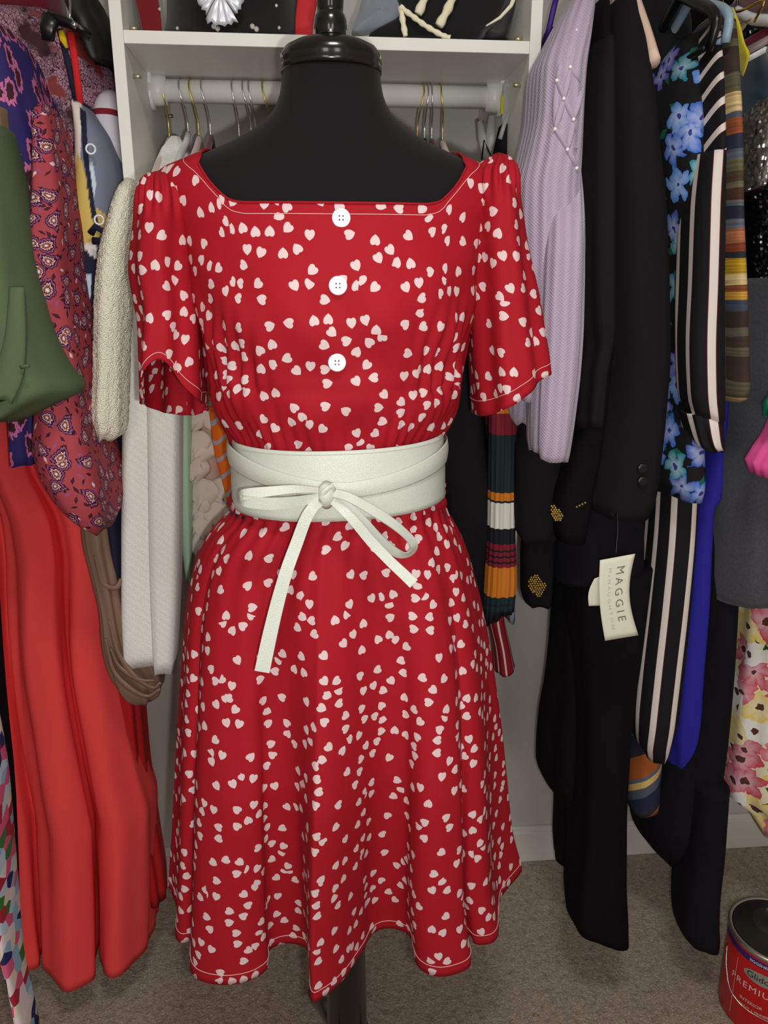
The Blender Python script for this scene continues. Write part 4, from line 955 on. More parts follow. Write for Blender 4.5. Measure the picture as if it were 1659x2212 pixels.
def beads(poly, n, Y, r, seed):
    from itertools import product
    v, f = [], []; rr = np.random.RandomState(seed); bm = bmesh.new(); cnt = 0
    pl = np.array(poly, float); mn, mx = pl.min(0), pl.max(0)
    def inside(p):
        c_ = False; k = len(pl) - 1
        for i in range(len(pl)):
            if (pl[i][1] > p[1]) != (pl[k][1] > p[1]) and p[0] < (pl[k][0] - pl[i][0]) * (p[1] - pl[i][1]) / (pl[k][1] - pl[i][1]) + pl[i][0]: c_ = not c_
            k = i
        return c_
    st = 5.2; out = []
    for iy, y in enumerate(np.arange(mn[1], mx[1], st * .86)):
        for x in np.arange(mn[0] + (iy % 2) * st / 2, mx[0], st):
            q = (x + rr.rand() - .5, y + rr.rand() - .5)
            if inside(q): out.append(P(q[0], q[1], Y - rr.rand() * .001))
    return out
bead_me = bmesh.new(); bmesh.ops.create_icosphere(bead_me, subdivisions=1, radius=0.0019); BEAD = bpy.data.meshes.new('mesh'); bead_me.to_mesh(BEAD); bead_me.free()
BEAD.polygons.foreach_set('use_smooth', [True] * len(BEAD.polygons)); BEAD.materials.append(MAT['gold_bead'])
e1 = beads([(1190, 1088), (1197, 1090), (1206, 1098), (1216, 1115), (1216, 1122), (1205, 1128), (1195, 1122), (1189, 1108)], 0, 1.083, .0018, 1)
e2 = beads([(1155, 1243), (1165, 1243), (1172, 1256), (1182, 1264), (1175, 1280), (1168, 1292), (1160, 1290), (1150, 1278), (1140, 1268), (1142, 1250)], 0, 1.1455, .0018, 2)
e3 = [P(1246 + 6 * k, 1095 - 3 * k, 1.080) for k in range(4)]
for p in e1 + e2 + e3:
    o = link('bead', BEAD, None, j); o.location = p

bz = thing('black_blazer', 'black single-breasted blazer with two dark buttons on the right of the lilac cardigan', 'blazer')
piece(bz, 'body', [(-10, 1340, 1366, 1.19, 1.35), (20, 1326, 1372, 1.17, 1.37), (90, 1318, 1400, 1.12, 1.42), (200, 1312, 1425, 1.08, 1.45), (320, 1312, 1440, 1.07, 1.46), (450, 1316, 1455, 1.065, 1.46), (620, 1318, 1462, 1.065, 1.46), (760, 1322, 1464, 1.065, 1.46), (900, 1306, 1456, 1.07, 1.46), (1000, 1290, 1446, 1.07, 1.45), (1080, 1272, 1436, 1.075, 1.45), (1112, 1268, 1420, 1.08, 1.44)], 'black_wool', folds=(3, .004), seed=35, n=3.2, hem=lambda a: -0.004 * np.sin(a))
piece(bz, 'sleeve', [(90, 1290, 1318, 1.12, 1.22), (180, 1274, 1326, 1.07, 1.20), (350, 1266, 1330, 1.05, 1.19), (560, 1264, 1330, 1.045, 1.18), (700, 1266, 1330, 1.045, 1.18), (745, 1272, 1322, 1.05, 1.17), (800, 1262, 1312, 1.05, 1.17), (920, 1252, 1300, 1.055, 1.16)], 'black_wool', folds=(4, .003), seed=36, n=2.3)
for py in (1012, 1040):
    p = P(1388, py, 1.064); link('button', grid_mesh(np.array([[(p[0] + r * math.sin(2 * PI * k / 24), p[1] - h, p[2] + r * math.cos(2 * PI * k / 24)) for k in range(24)] for r, h in ((.0082, 0), (.0082, .002), (.006, .003), (.001, .0022))])[:, ::-1], cap1=True), 'black_plastic', bz)
garment('black_skirt', 'short black skirt below the blazer hem with the paper tag hanging over it', 'skirt', [(1060, 1240, 1400, 1.16, 1.38), (1120, 1222, 1408, 1.15, 1.38), (1200, 1212, 1412, 1.15, 1.38), (1262, 1208, 1408, 1.15, 1.38)], 'black_crepe', folds=(4, .004), seed=37, nr=24)
tr = thing('black_trousers', 'long black wide-leg trousers reaching nearly to the carpet below the paper tag', 'trousers')
piece(tr, 'leg', [(1235, 1214, 1300, 1.22, 1.34), (1400, 1210, 1320, 1.21, 1.36), (1500, 1204, 1330, 1.21, 1.38), (1600, 1192, 1330, 1.21, 1.40), (1690, 1188, 1330, 1.21, 1.41), (1735, 1206, 1320, 1.22, 1.41), (1757, 1222, 1310, 1.24, 1.40), (1850, 1215, 1310, 1.25, 1.39), (1878, 1213, 1306, 1.26, 1.38)], 'black_cloth', folds=(4, .006), seed=38, n=2.3)
piece(tr, 'leg', [(1235, 1240, 1420, 1.15, 1.30), (1400, 1250, 1396, 1.15, 1.30), (1600, 1262, 1366, 1.14, 1.29), (1800, 1256, 1356, 1.13, 1.28), (1900, 1246, 1356, 1.12, 1.26), (1985, 1238, 1362, 1.11, 1.25), (2022, 1238, 1363, 1.11, 1.24)], 'black_cloth', folds=(4, .005), seed=39, n=2.4, hem=lambda a: -0.026 * np.sin(a))
# ---- hanging paper tag
tg = thing('price_tag', 'cream folded paper tag lettered MAGGIE hanging on a thin string over the black skirt', 'tag')
link('string', tube(spline([P(1319, 1106, 1.08), P(1327, 1116, 1.075), P(1333, 1110, 1.07), P(1334, 1150, 1.06), P(1330, 1200, 1.05)], 20), 0.0006, 6), 'black_plastic', tg)
mk('card', plain('cream_card', (224, 222, 202), 0.6)); mk('ink', plain('grey_ink', (120, 118, 104), 0.7)); mk('faint_ink', plain('faint_grey_ink', (186, 186, 172), 0.7))
def card(corners, Y0, bendf, name, th=0.0006):
    """corners px: top-left, top-right, bottom-right, bottom-left; bilinear grid with a bend in depth"""
    tl, trr, br, bl = [np.array(q, float) for q in corners]; g = np.zeros((17, 9, 3))
    for r in range(17):
        for k in range(9):
            v, u = r / 16, k / 8; q = (tl * (1 - u) + trr * u) * (1 - v) + (bl * (1 - u) + br * u) * v; q[0] += -16 * math.sin(v * PI) * (0.4 + 0.6 * u) ** 1
            g[r, k] = P(q[0], q[1], Y0 + bendf(u, v))
    o = link(name, grid_mesh(g, closed=False, flip=True), 'card', tg); solid(o, th); return o
bf = lambda u, v: 0.010 * (v - .5) ** 2 - 0.006 * v + 0.004 * u
CC = [(1296, 1210), (1372, 1196), (1379, 1372), (1307, 1384)]
front = card(CC, 1.045, bf, 'tag_card')
back_card = card([(1284, 1250), (1310, 1240), (1312, 1308), (1272, 1309)], 1.052, lambda u, v: 0.004 * v, 'tag_back')
def tag_text(body, v0, v1, uc, size, mat):
    cu = bpy.data.curves.new('t', 'FONT'); cu.body = body; cu.align_x = 'LEFT'; cu.size = 1.0; cu.space_character = 1.5; cu.resolution_u = 3
    o = bpy.data.objects.new('t', cu); COL.objects.link(o); bpy.context.view_layer.update()
    me = bpy.data.meshes.new_from_object(o.evaluated_get(bpy.context.evaluated_depsgraph_get())); bpy.data.objects.remove(o)
    co = np.array([v.co[:] for v in me.vertices]); w = co[:, 0].max(); tl, trr, br, bl = [np.array(q, float) for q in CC]
    for v, q in zip(me.vertices, co):
        vv = v0 + (v1 - v0) * q[0] / w; u = uc + q[1] * size; s_ = (tl * (1 - u) + trr * u) * (1 - vv) + (bl * (1 - u) + br * u) * vv; s_[0] += -16 * math.sin(vv * PI) * (0.4 + 0.6 * u)
        v.co = P(s_[0], s_[1], 1.045 + bf(u, vv) - 0.0009)
    link('lettering', me, mat, tg)
tag_text('MAGGIE', 0.12, 0.80, 0.53, 0.36, 'ink'); tag_text('McNAUGHTON', 0.12, 0.88, 0.28, 0.14, 'faint_ink')

# ---- black blouse with blue flowers
garment('blue_floral_blouse', 'black blouse printed with blue and teal flowers beside the black blazer', 'blouse', [(84, 1474, 1496, 1.27, 1.37), (110, 1462, 1508, 1.24, 1.40), (180, 1448, 1518, 1.18, 1.44), (300, 1444, 1524, 1.13, 1.46), (450, 1456, 1524, 1.12, 1.47), (600, 1466, 1520, 1.12, 1.47), (750, 1468, 1512, 1.12, 1.47), (900, 1462, 1512, 1.12, 1.47), (960, 1452, 1524, 1.11, 1.46), (1040, 1438, 1532, 1.11, 1.46), (1074, 1436, 1524, 1.12, 1.45)], 'blue_floral', folds=(4, .003), seed=41, u0=0.4)
# ---- black and white striped blouse and trousers
sb = thing('striped_blouse', 'black and white striped blouse with a ruffled cuff between floral blouse and autumn knit', 'blouse')
piece(sb, 'shoulder', [(58, 1528, 1538, 1.22, 1.34), (110, 1520, 1548, 1.17, 1.40), (200, 1520, 1556, 1.12, 1.44), (345, 1520, 1562, 1.10, 1.46)], 'blackwhite_diag', folds=(3, .001), seed=42, nr=26)
piece(sb, 'sleeve', [(330, 1518, 1562, 1.085, 1.17), (450, 1500, 1562, 1.075, 1.17), (600, 1492, 1560, 1.07, 1.17), (750, 1486, 1562, 1.07, 1.16), (850, 1490, 1562, 1.07, 1.16), (905, 1508, 1562, 1.075, 1.15)], 'blackwhite', folds=(3, .002), seed=43, nr=30, u0=0.013)
piece(sb, 'cuff', [(895, 1492, 1562, 1.08, 1.15), (925, 1498, 1560, 1.075, 1.155), (960, 1510, 1560, 1.075, 1.155), (972, 1530, 1556, 1.08, 1.15)], 'blackwhite', folds=(6, .004), seed=44, nr=16, u0=0.01)
piece(sb, 'body', [(300, 1524, 1560, 1.15, 1.46), (900, 1515, 1560, 1.15, 1.45)], 'blackwhite', folds=(3, .003), seed=45, nr=20)
st = thing('striped_trousers', 'black and white vertically striped trousers with tapering hem below the floral blouse', 'trousers')
piece(st, 'leg', [(1040, 1430, 1512, 1.17, 1.34), (1150, 1422, 1508, 1.17, 1.34), (1300, 1404, 1498, 1.17, 1.34), (1450, 1384, 1484, 1.17, 1.33), (1550, 1376, 1470, 1.17, 1.32), (1600, 1380, 1452, 1.175, 1.31), (1634, 1398, 1432, 1.19, 1.28)], 'blackwhite_narrow', folds=(3, .003), seed=46, u0=0.005)
garment('rust_knit_hem', 'rust and navy striped knit hem showing below the striped trousers', 'knitwear', [(1560, 1366, 1432, 1.24, 1.36), (1640, 1364, 1430, 1.23, 1.36), (1700, 1362, 1426, 1.23, 1.36), (1744, 1364, 1424, 1.235, 1.35)], 'rust_diag', folds=(3, .002), seed=47, nr=24, hem=lambda a: 0.006 * np.sin(a))
# ---- autumn striped knit and yellow felt collar
garment('autumn_knit', 'long knit cardigan banded in mustard, rust, navy and olive stripes', 'knitwear', [(24, 1552, 1572, 1.25, 1.36), (60, 1544, 1580, 1.20, 1.40), (150, 1546, 1590, 1.14, 1.44), (300, 1556, 1596, 1.11, 1.46), (450, 1558, 1598, 1.10, 1.46), (600, 1560, 1606, 1.10, 1.46), (750, 1563, 1612, 1.10, 1.46), (845, 1564, 1616, 1.10, 1.45), (862, 1566, 1604, 1.11, 1.44)], 'multiknit', folds=(3, .0015), seed=48)
garment('yellow_felt_jacket', 'bright yellow felt jacket collar peeking out behind the autumn knit', 'jacket', [(22, 1566, 1580, 1.22, 1.26), (60, 1576, 1590, 1.20, 1.26), (100, 1584, 1598, 1.19, 1.26), (122, 1590, 1608, 1.185, 1.26), (140, 1592, 1604, 1.19, 1.26), (166, 1592, 1596, 1.20, 1.25)], 'yellow', folds=(3, .001), seed=49, nr=24)
garment('royal_blue_dress', 'royal blue dress hanging long behind the striped trousers', 'dress', [(780, 1548, 1566, 1.24, 1.44), (900, 1536, 1562, 1.22, 1.44), (1073, 1505, 1552, 1.21, 1.44), (1076, 1500, 1538, 1.21, 1.44), (1300, 1478, 1528, 1.21, 1.44), (1500, 1456, 1514, 1.21, 1.43), (1600, 1450, 1510, 1.21, 1.36), (1680, 1453, 1508, 1.22, 1.33), (1704, 1466, 1505, 1.23, 1.31)], 'royal', n=3.2, folds=(4, .003), seed=50, hem=lambda a: 0.008 * np.cos(a))
t2 = thing('black_trousers', 'black trousers with rounded hem hanging furthest right beside the flowered skirt', 'trousers')
piece(t2, 'leg', [(1000, 1560, 1606, 1.22, 1.42), (1200, 1530, 1604, 1.20, 1.42), (1400, 1512, 1598, 1.19, 1.42), (1600, 1480, 1586, 1.19, 1.42), (1700, 1440, 1580, 1.19, 1.42), (1800, 1414, 1574, 1.19, 1.42), (1836, 1412, 1572, 1.20, 1.42), (1870, 1440, 1566, 1.21, 1.40), (1900, 1478, 1562, 1.21, 1.36)], 'black_crepe', folds=(3, .004), seed=51, n=2.4)
piece(t2, 'leg', [(1700, 1510, 1576, 1.15, 1.28), (1850, 1496, 1566, 1.14, 1.27), (1950, 1484, 1556, 1.12, 1.25), (2010, 1480, 1554, 1.11, 1.23), (2030, 1484, 1554, 1.113, 1.22), (2038, 1494, 1552, 1.12, 1.21)], 'black_crepe', folds=(3, .002), seed=52, n=2.6, nr=30)
# ---- far right: velvet and sequins, charcoal jersey, flowered skirt, tulle
vs = thing('sequin_top', 'teal velvet top with a silver sequinned panel at the right edge', 'top')
piece(vs, 'shoulder', [(110, 1600, 1640, 1.30, 1.42), (170, 1596, 1680, 1.26, 1.44), (260, 1594, 1690, 1.24, 1.46), (330, 1602, 1640, 1.24, 1.46)], 'teal_velvet', folds=(4, .003), seed=53, nr=24)
piece(vs, 'sequin_panel', [(215, 1640, 1680, 1.21, 1.40), (260, 1622, 1680, 1.20, 1.42), (340, 1612, 1668, 1.20, 1.42), (410, 1610, 1646, 1.21, 1.42)], 'silver_sequin', folds=(3, .003), seed=54, nr=30)
garment('black_sequin_dress', 'black sequinned dress behind the autumn knit, darkest at the right edge', 'dress', [(30, 1590, 1720, 1.33, 1.46), (150, 1596, 1720, 1.31, 1.47), (400, 1598, 1720, 1.28, 1.47), (700, 1606, 1720, 1.27, 1.47), (900, 1600, 1700, 1.27, 1.47), (1110, 1580, 1660, 1.27, 1.46)], 'dark_sequin', folds=(4, .006), seed=55)
garment('charcoal_dress', 'charcoal marl jersey dress with a waist seam at the right edge', 'dress', [(600, 1648, 1720, 1.17, 1.40), (700, 1632, 1720, 1.16, 1.40), (850, 1616, 1720, 1.15, 1.40), (1000, 1592, 1720, 1.14, 1.40), (1100, 1586, 1720, 1.14, 1.40), (1150, 1585, 1720, 1.14, 1.40), (1250, 1576, 1720, 1.14, 1.40), (1304, 1570, 1720, 1.145, 1.39)], 'grey_marl', folds=(4, .004), seed=56)
garment('pink_tulle_skirt', 'hot pink tulle skirt corner in front of the charcoal dress', 'skirt', [(500, 1800, 1850, 1.06, 1.11), (700, 1760, 1850, 1.06, 1.12), (850, 1704, 1860, 1.06, 1.12), (900, 1680, 1860, 1.06, 1.12), (950, 1656, 1870, 1.06, 1.12), (1000, 1624, 1880, 1.06, 1.12), (1024, 1632, 1880, 1.06, 1.115)], 'pink_tulle', folds=(9, .003), seed=57, nr=20)
garment('emerald_sash', 'emerald green satin sash end at the right edge above the pink tulle', 'sash', [(560, 1790, 1806, 1.04, 1.058), (800, 1700, 1724, 1.04, 1.058), (880, 1651, 1690, 1.04, 1.058), (902, 1655, 1684, 1.042, 1.056)], 'emerald', folds=(3, .002), seed=58, nr=12)
garment('flowered_skirt', 'white and yellow skirt printed with big pink flowers near the baseboard', 'skirt', [(700, 1670, 1740, 1.42, 1.50), (1100, 1640, 1740, 1.40, 1.50), (1290, 1616, 1740, 1.25, 1.44), (1400, 1608, 1740, 1.24, 1.46), (1550, 1592, 1740, 1.23, 1.46), (1650, 1582, 1740, 1.23, 1.46), (1732, 1574, 1740, 1.23, 1.46), (1740, 1610, 1740, 1.23, 1.45), (1790, 1645, 1740, 1.24, 1.44)], 'pink_floral', folds=(6, .007), seed=59, hem=lambda a: 0.01 * np.sin(2 * a))
# hangers of the right bay that show above the clothes
GR = 'hangers along the right-hand rod'
def side_hanger(px, py, Yn, mat, wire, lab, half=0.2, drop=0.10, armr=0.006):
    p = P(px, py, YROD); hanger(p[0], YROD, ZROD, p[2], wire, mat, lab, half=half, drop=drop, rodr=0.016, armr=armr, hookr=0.0016, group=GR)
side_hanger(1330, -40, 0, 'peach_plastic', 'chrome', 'pale peach hanger whose arm curves down beside the black blazer', half=0.17, drop=0.15, armr=.0075)
side_hanger(1470, -6, 0, 'black_plastic', 'chrome', 'glossy black plastic hanger above the blue floral blouse', half=0.11, drop=0.10, armr=.0065)
side_hanger(1494, 0, 0, 'blue_plastic', 'chrome', 'pale blue plastic hanger between floral blouse and autumn knit', half=0.12, drop=0.09, armr=.006)
side_hanger(1560, 14, 0, 'gold', 'gold', 'thin copper wire hanger over the autumn knit', half=0.1, drop=0.05, armr=.0015)
side_hanger(1590, 30, 0, 'white_plastic', 'chrome', 'white plastic hanger with a hooked arm above the sequin top', half=0.11, drop=0.08, armr=.0055)
side_hanger(1606, 0, 0, 'maroon_velvet', 'chrome', 'dark red velvet hanger near the top right corner', half=0.10, drop=0.07, armr=.008)
side_hanger(1632, 4, 0, 'pink_velvet', 'chrome', 'beige velvet hanger at the top right corner', half=0.10, drop=0.07, armr=.008)
garment('black_knit_top', 'black knit top in shadow between the black blazer and the floral blouse', 'top', [(-20, 1380, 1480, 1.36, 1.46), (60, 1376, 1500, 1.33, 1.47), (200, 1390, 1500, 1.31, 1.47), (400, 1420, 1500, 1.29, 1.47), (700, 1430, 1500, 1.29, 1.47)], 'black_velvet', folds=(4, .004), seed=60)
garment('black_lace_top', 'black lace-edged top filling the gap above the autumn knit', 'top', [(-20, 1480, 1660, 1.43, 1.50), (60, 1480, 1680, 1.42, 1.51), (300, 1500, 1700, 1.42, 1.51), (600, 1520, 1720, 1.42, 1.51)], 'black_cloth', folds=(4, .004), seed=61)

# ================================================================== left bay
garment('striped_tee', 'pale lavender top with maroon stripes squeezed against the tower on the left', 'top', [(205, 226, 262, 1.30, 1.40), (222, 204, 266, 1.27, 1.42), (250, 196, 270, 1.25, 1.44), (320, 210, 276, 1.235, 1.46), (480, 230, 286, 1.235, 1.46), (700, 236, 300, 1.235, 1.46)], 'striped_top', folds=(3, .002), seed=70)
# patchwork dress: colours printed in large patches
pd = thing('patchwork_dress', 'navy strappy dress with yellow, pale blue and cream patches left of the tower', 'dress')
g = gpts([(222, 160, 184, 1.22, 1.30), (250, 158, 206, 1.20, 1.36), (300, 155, 236, 1.18, 1.40), (380, 150, 254, 1.17, 1.42), (460, 144, 258, 1.165, 1.42), (540, 136, 250, 1.165, 1.42), (640, 143, 246, 1.165, 1.42), (720, 164, 246, 1.17, 1.42), (830, 178, 248, 1.17, 1.42), (920, 200, 262, 1.17, 1.42), (1100, 226, 272, 1.17, 1.42), (1240, 250, 275, 1.18, 1.40)], folds=(3, .003), seed=71, dense=4)
me = gmesh(g)
patches = [([(0, 0), (2000, 0), (2000, 3000), (0, 3000)], (24, 24, 50)),
           ([(176, 225), (215, 250), (300, 350), (300, 560), (215, 560), (205, 520), (190, 430), (172, 330)], (118, 122, 142)),
           ([(150, 215), (176, 222), (174, 330), (166, 395), (148, 412)], (226, 214, 204)), ([(168, 330), (178, 350), (196, 440), (236, 470), (228, 505), (208, 512), (206, 540), (172, 545), (158, 500), (154, 420)], (206, 178, 96)),
           ([(186, 350), (200, 350), (208, 400), (202, 432), (194, 420), (186, 380)], (192, 210, 222)), ([(172, 232), (186, 240), (190, 330), (204, 440), (218, 510), (198, 470), (180, 340)], (26, 26, 52)),
           ([(178, 530), (205, 520), (212, 560), (196, 552)], (224, 216, 214)), ([(130, 540), (152, 546), (148, 560), (140, 600), (134, 600)], (226, 226, 230)),
           ([(146, 588), (198, 592), (196, 640), (182, 686), (160, 684), (148, 640)], (182, 204, 220)), ([(166, 720), (178, 702), (204, 698), (204, 758), (170, 762)], (224, 176, 20)), ([(134, 500), (168, 520), (180, 545), (160, 545), (138, 535)], (96, 102, 124))]
def pin(pl, p):
    c_ = False; k = len(pl) - 1
    for i in range(len(pl)):
        if (pl[i][1] > p[1]) != (pl[k][1] > p[1]) and p[0] < (pl[k][0] - pl[i][0]) * (p[1] - pl[i][1]) / (pl[k][1] - pl[i][1]) + pl[i][0]: c_ = not c_
        k = i
    return c_
ca = me.color_attributes.new('print', 'FLOAT_COLOR', 'POINT')
for i, v in enumerate(me.vertices):
    q = proj(v.co); col = patches[0][1]
    for pl, c_ in patches[1:]:
        if pin(pl, q): col = c_
    ca.data[i].color = lin(col)
link('body', me, 'abstract', pd)
link('strap', tube([P(128, 62, 1.22), P(138, 100, 1.22), P(150, 150, 1.22), P(168, 232, 1.225)], 0.0042, 8, .35, (0, -1, 0)), plain('navy_strap', (26, 26, 50), 0.8), pd)
link('strap', tube([P(152, 70, 1.21), P(160, 120, 1.21), P(168, 180, 1.215), P(174, 232, 1.22)], 0.0048, 8, .35, (0, -1, 0)), plain('red_strap', (200, 30, 34), 0.8), pd)
link('strap_tip', tube([P(131, 66, 1.212), P(136, 84, 1.212), P(144, 104, 1.213)], [.0035, .005, .0015], 8, .4, (0, -1, 0)), plain('yellow_strap', (220, 180, 20), 0.8), pd)
for q, r in (((196, 322), .006), ((214, 475), .006)):
    ctr = P(q[0], q[1], 1.158); link('strap_ring', tube([(ctr[0] + r * math.cos(b), ctr[1], ctr[2] + r * math.sin(b)) for b in np.linspace(0, 2 * PI, 24)], 0.0014, 8), 'white_plastic', pd)
link('waist_tie', tube([P(196, 505, 1.155), P(206, 490, 1.15), P(232, 505, 1.15), P(228, 522, 1.15), P(200, 520, 1.153)], 0.005, 8, .6), plain('navy_tie', (24, 24, 46), 0.8), pd)
ch = thing('clip_hanger', 'black plastic clip hanger gripping the patchwork dress straps at the top left', 'hanger')
link('clip', tube([P(112, 34, 1.20), P(104, 60, 1.20), P(104, 88, 1.20)], [.012, .011, .008], 10, .5, (0, -1, 0)), 'black_plastic', ch)
link('bar', tube([P(108, 36, 1.205), P(130, 44, 1.20), P(168, 62, 1.195), P(196, 78, 1.20)], .009, 10, .6), 'black_plastic', ch)
link('hook', tube([P(150, 50, 1.20), P(152, 10, 1.22), (P(150, -60, 1.26)[0], YROD - .018, 1.80), (P(150, -60, 1.26)[0], YROD - .0185, ZROD), (P(150, -60, 1.26)[0], YROD, ZROD + .019), (P(150, -60, 1.26)[0], YROD + .0185, ZROD)], 0.0018, 8), 'chrome', ch)
link('knob', tube([P(156, 50, 1.185), P(166, 58, 1.185)], .004, 10), 'chrome', ch)
lj = thing('leather_jacket', 'black leather jacket with broad lapel folds at the top left beside the tower', 'jacket')
piece(lj, 'shoulder', [(-20, 128, 196, 1.25, 1.42), (20, 140, 206, 1.24, 1.44), (60, 168, 222, 1.235, 1.45), (100, 176, 236, 1.235, 1.45), (136, 196, 240, 1.235, 1.44)], 'black_leather', folds=(4, .004), seed=72, nr=24)
piece(lj, 'body', [(100, 214, 250, 1.30, 1.48), (300, 130, 262, 1.36, 1.49), (600, 150, 270, 1.37, 1.49), (1000, 180, 280, 1.37, 1.49)], 'black_leather', folds=(4, .004), seed=73, nr=30)
garment('reptile_print_blouse', 'mauve and dark maroon reptile print blouse at the top left corner', 'blouse', [(26, -60, 128, 1.30, 1.44), (40, -70, 148, 1.27, 1.46), (90, -80, 200, 1.25, 1.48), (160, -80, 228, 1.245, 1.49), (260, -60, 236, 1.245, 1.49), (420, -40, 140, 1.245, 1.49), (700, -20, 140, 1.25, 1.48)], 'snake', folds=(6, .006), seed=74)
garment('dark_red_knit', 'dark red and black knit shoulders above the reptile print blouse at the top edge', 'knitwear', [(-40, -80, 120, 1.36, 1.48), (0, -80, 122, 1.35, 1.49), (34, -80, 124, 1.35, 1.49), (200, -80, 110, 1.37, 1.49)], 'maroon_velvet', folds=(5, .006), seed=75, nr=20)
garment('indigo_floral_dress', 'indigo dress printed with pink thistle flowers at the left edge', 'dress', [(52, -60, 8, 1.16, 1.36), (90, -70, 32, 1.13, 1.38), (170, -70, 56, 1.11, 1.40), (250, -70, 84, 1.10, 1.40), (350, -60, 112, 1.10, 1.40), (450, -40, 128, 1.10, 1.40), (550, -20, 120, 1.11, 1.40), (700, 0, 118, 1.11, 1.40), (900, 10, 118, 1.12, 1.40), (1000, 20, 110, 1.13, 1.38)], 'purple_floral', folds=(9, .006), seed=76)
garment('paisley_dress', 'rust-red paisley print dress left of the cream crochet sleeve', 'dress', [(230, 82, 106, 1.11, 1.16), (252, 76, 116, 1.09, 1.19), (340, 72, 130, 1.075, 1.20), (430, 66, 140, 1.07, 1.21), (480, 58, 143, 1.06, 1.22), (540, 62, 142, 1.05, 1.24), (620, 66, 150, 1.05, 1.24), (700, 74, 164, 1.045, 1.24), (800, 74, 178, 1.04, 1.24), (900, 68, 188, 1.035, 1.24), (960, 64, 198, 1.03, 1.24), (1030, 80, 216, 1.03, 1.24), (1080, 112, 226, 1.035, 1.23), (1125, 165, 232, 1.05, 1.20), (1142, 212, 231, 1.07, 1.16)], 'paisley', folds=(4, .004), seed=77)
gj = thing('green_jacket', 'olive green cotton jacket with a slit flared cuff at the left edge', 'jacket')
piece(gj, 'sleeve', [(270, -60, 2, 1.02, 1.12), (380, -60, 22, 1.0, 1.12), (480, -60, 38, .985, 1.12), (580, -60, 50, .975, 1.12), (650, -60, 68, .97, 1.12), (720, -60, 88, .965, 1.12), (800, -60, 122, .96, 1.12), (850, -60, 150, .96, 1.12), (872, -60, 110, .965, 1.11), (915, -60, 20, .97, 1.10)], 'green', folds=(3, .003), seed=79, n=2.3)
piece(gj, 'body', [(-60, -200, -160, 1.14, 1.28), (60, -220, -130, 1.10, 1.34), (250, -230, -110, 1.05, 1.36), (600, -230, -100, 1.05, 1.36), (900, -230, -90, 1.06, 1.34)], 'green', folds=(4, .004), seed=88)
piece(gj, 'cuff_flap', [(620, 20, 52, .955, .968), (720, 10, 56, .950, .964), (800, -10, 52, .947, .961), (868, -40, 26, .945, .96)], 'green', folds=(2, .001), nr=18, M_=32, seed=80)
link('cuff_button_tab', tube([P(44, 794, .945), P(62, 790, .943)], 0.003, 8, .5), 'green', gj)
garment('tan_slip', 'tan chiffon slip strip behind the green jacket at the left edge', 'slip', [(230, -30, 4, 1.05, 1.09), (300, -30, 12, 1.05, 1.09), (380, -20, 24, 1.05, 1.09), (470, -10, 34, 1.05, 1.09), (520, 0, 38, 1.06, 1.08)], 'tan', folds=(3, .002), seed=81, nr=20)
# ---- coral maxi skirt with real folds, hem as a plan curve
ck = thing('coral_maxi_dress', 'long coral linen dress with deep skirt folds reaching the carpet at the left', 'dress')
ZK = 0.10
kp = [(-40, 2060), (25, 2105), (55, 2098), (84, 2088), (88, 2062), (97, 2052), (101, 2085), (115, 2130), (135, 2142), (170, 2134), (205, 2112), (210, 2070), (211, 2025), (216, 2040), (224, 2095), (240, 2106), (265, 2102), (290, 2078), (310, 2058), (322, 2030), (334, 2004), (338, 1975)]
kh = [PZ(x, y, ZK)[:2] for x, y in kp]; bk = [(-0.36, 1.38), (-0.43, 1.42), (-0.52, 1.43), (-0.62, 1.40), (-0.68, 1.30), (-0.68, 1.18)]
C = 300; KH = spline(np.array(kh + bk), C, closed=True); ctr = KH.mean(0)
d = np.linalg.norm(np.diff(np.vstack([KH, KH[:1]]), axis=0), axis=1); s_ = np.concatenate([[0], np.cumsum(d)])[:C] / d.sum()
kt = [(880, -60, 50), (960, -60, 72), (1060, -60, 104), (1120, -60, 150), (1160, -60, 178), (1250, -60, 200), (1340, -60, 200), (1440, -60, 202), (1520, -60, 212), (1650, -60, 240), (1750, -60, 262), (1850, -60, 290)]
R = 64; zt_ = P(100, 850, 1.1)[2]; out = np.zeros((R, C, 3)); th0 = math.atan2(KH[0, 1] - ctr[1], KH[0, 0] - ctr[0])
sm = KH.copy()
for _ in range(260): sm = (np.roll(sm, 1, 0) + 2 * sm + np.roll(sm, -1, 0)) / 4
mid = KH.copy()
for _ in range(12): mid = (np.roll(mid, 1, 0) + 2 * mid + np.roll(mid, -1, 0)) / 4
xr_h = sm[:, 0].max()
zrow = [P(r[2], r[0], 1.15) for r in kt]; zk = np.array([p[2] for p in zrow])[::-1]; xk = np.array([p[0] for p in zrow])[::-1]
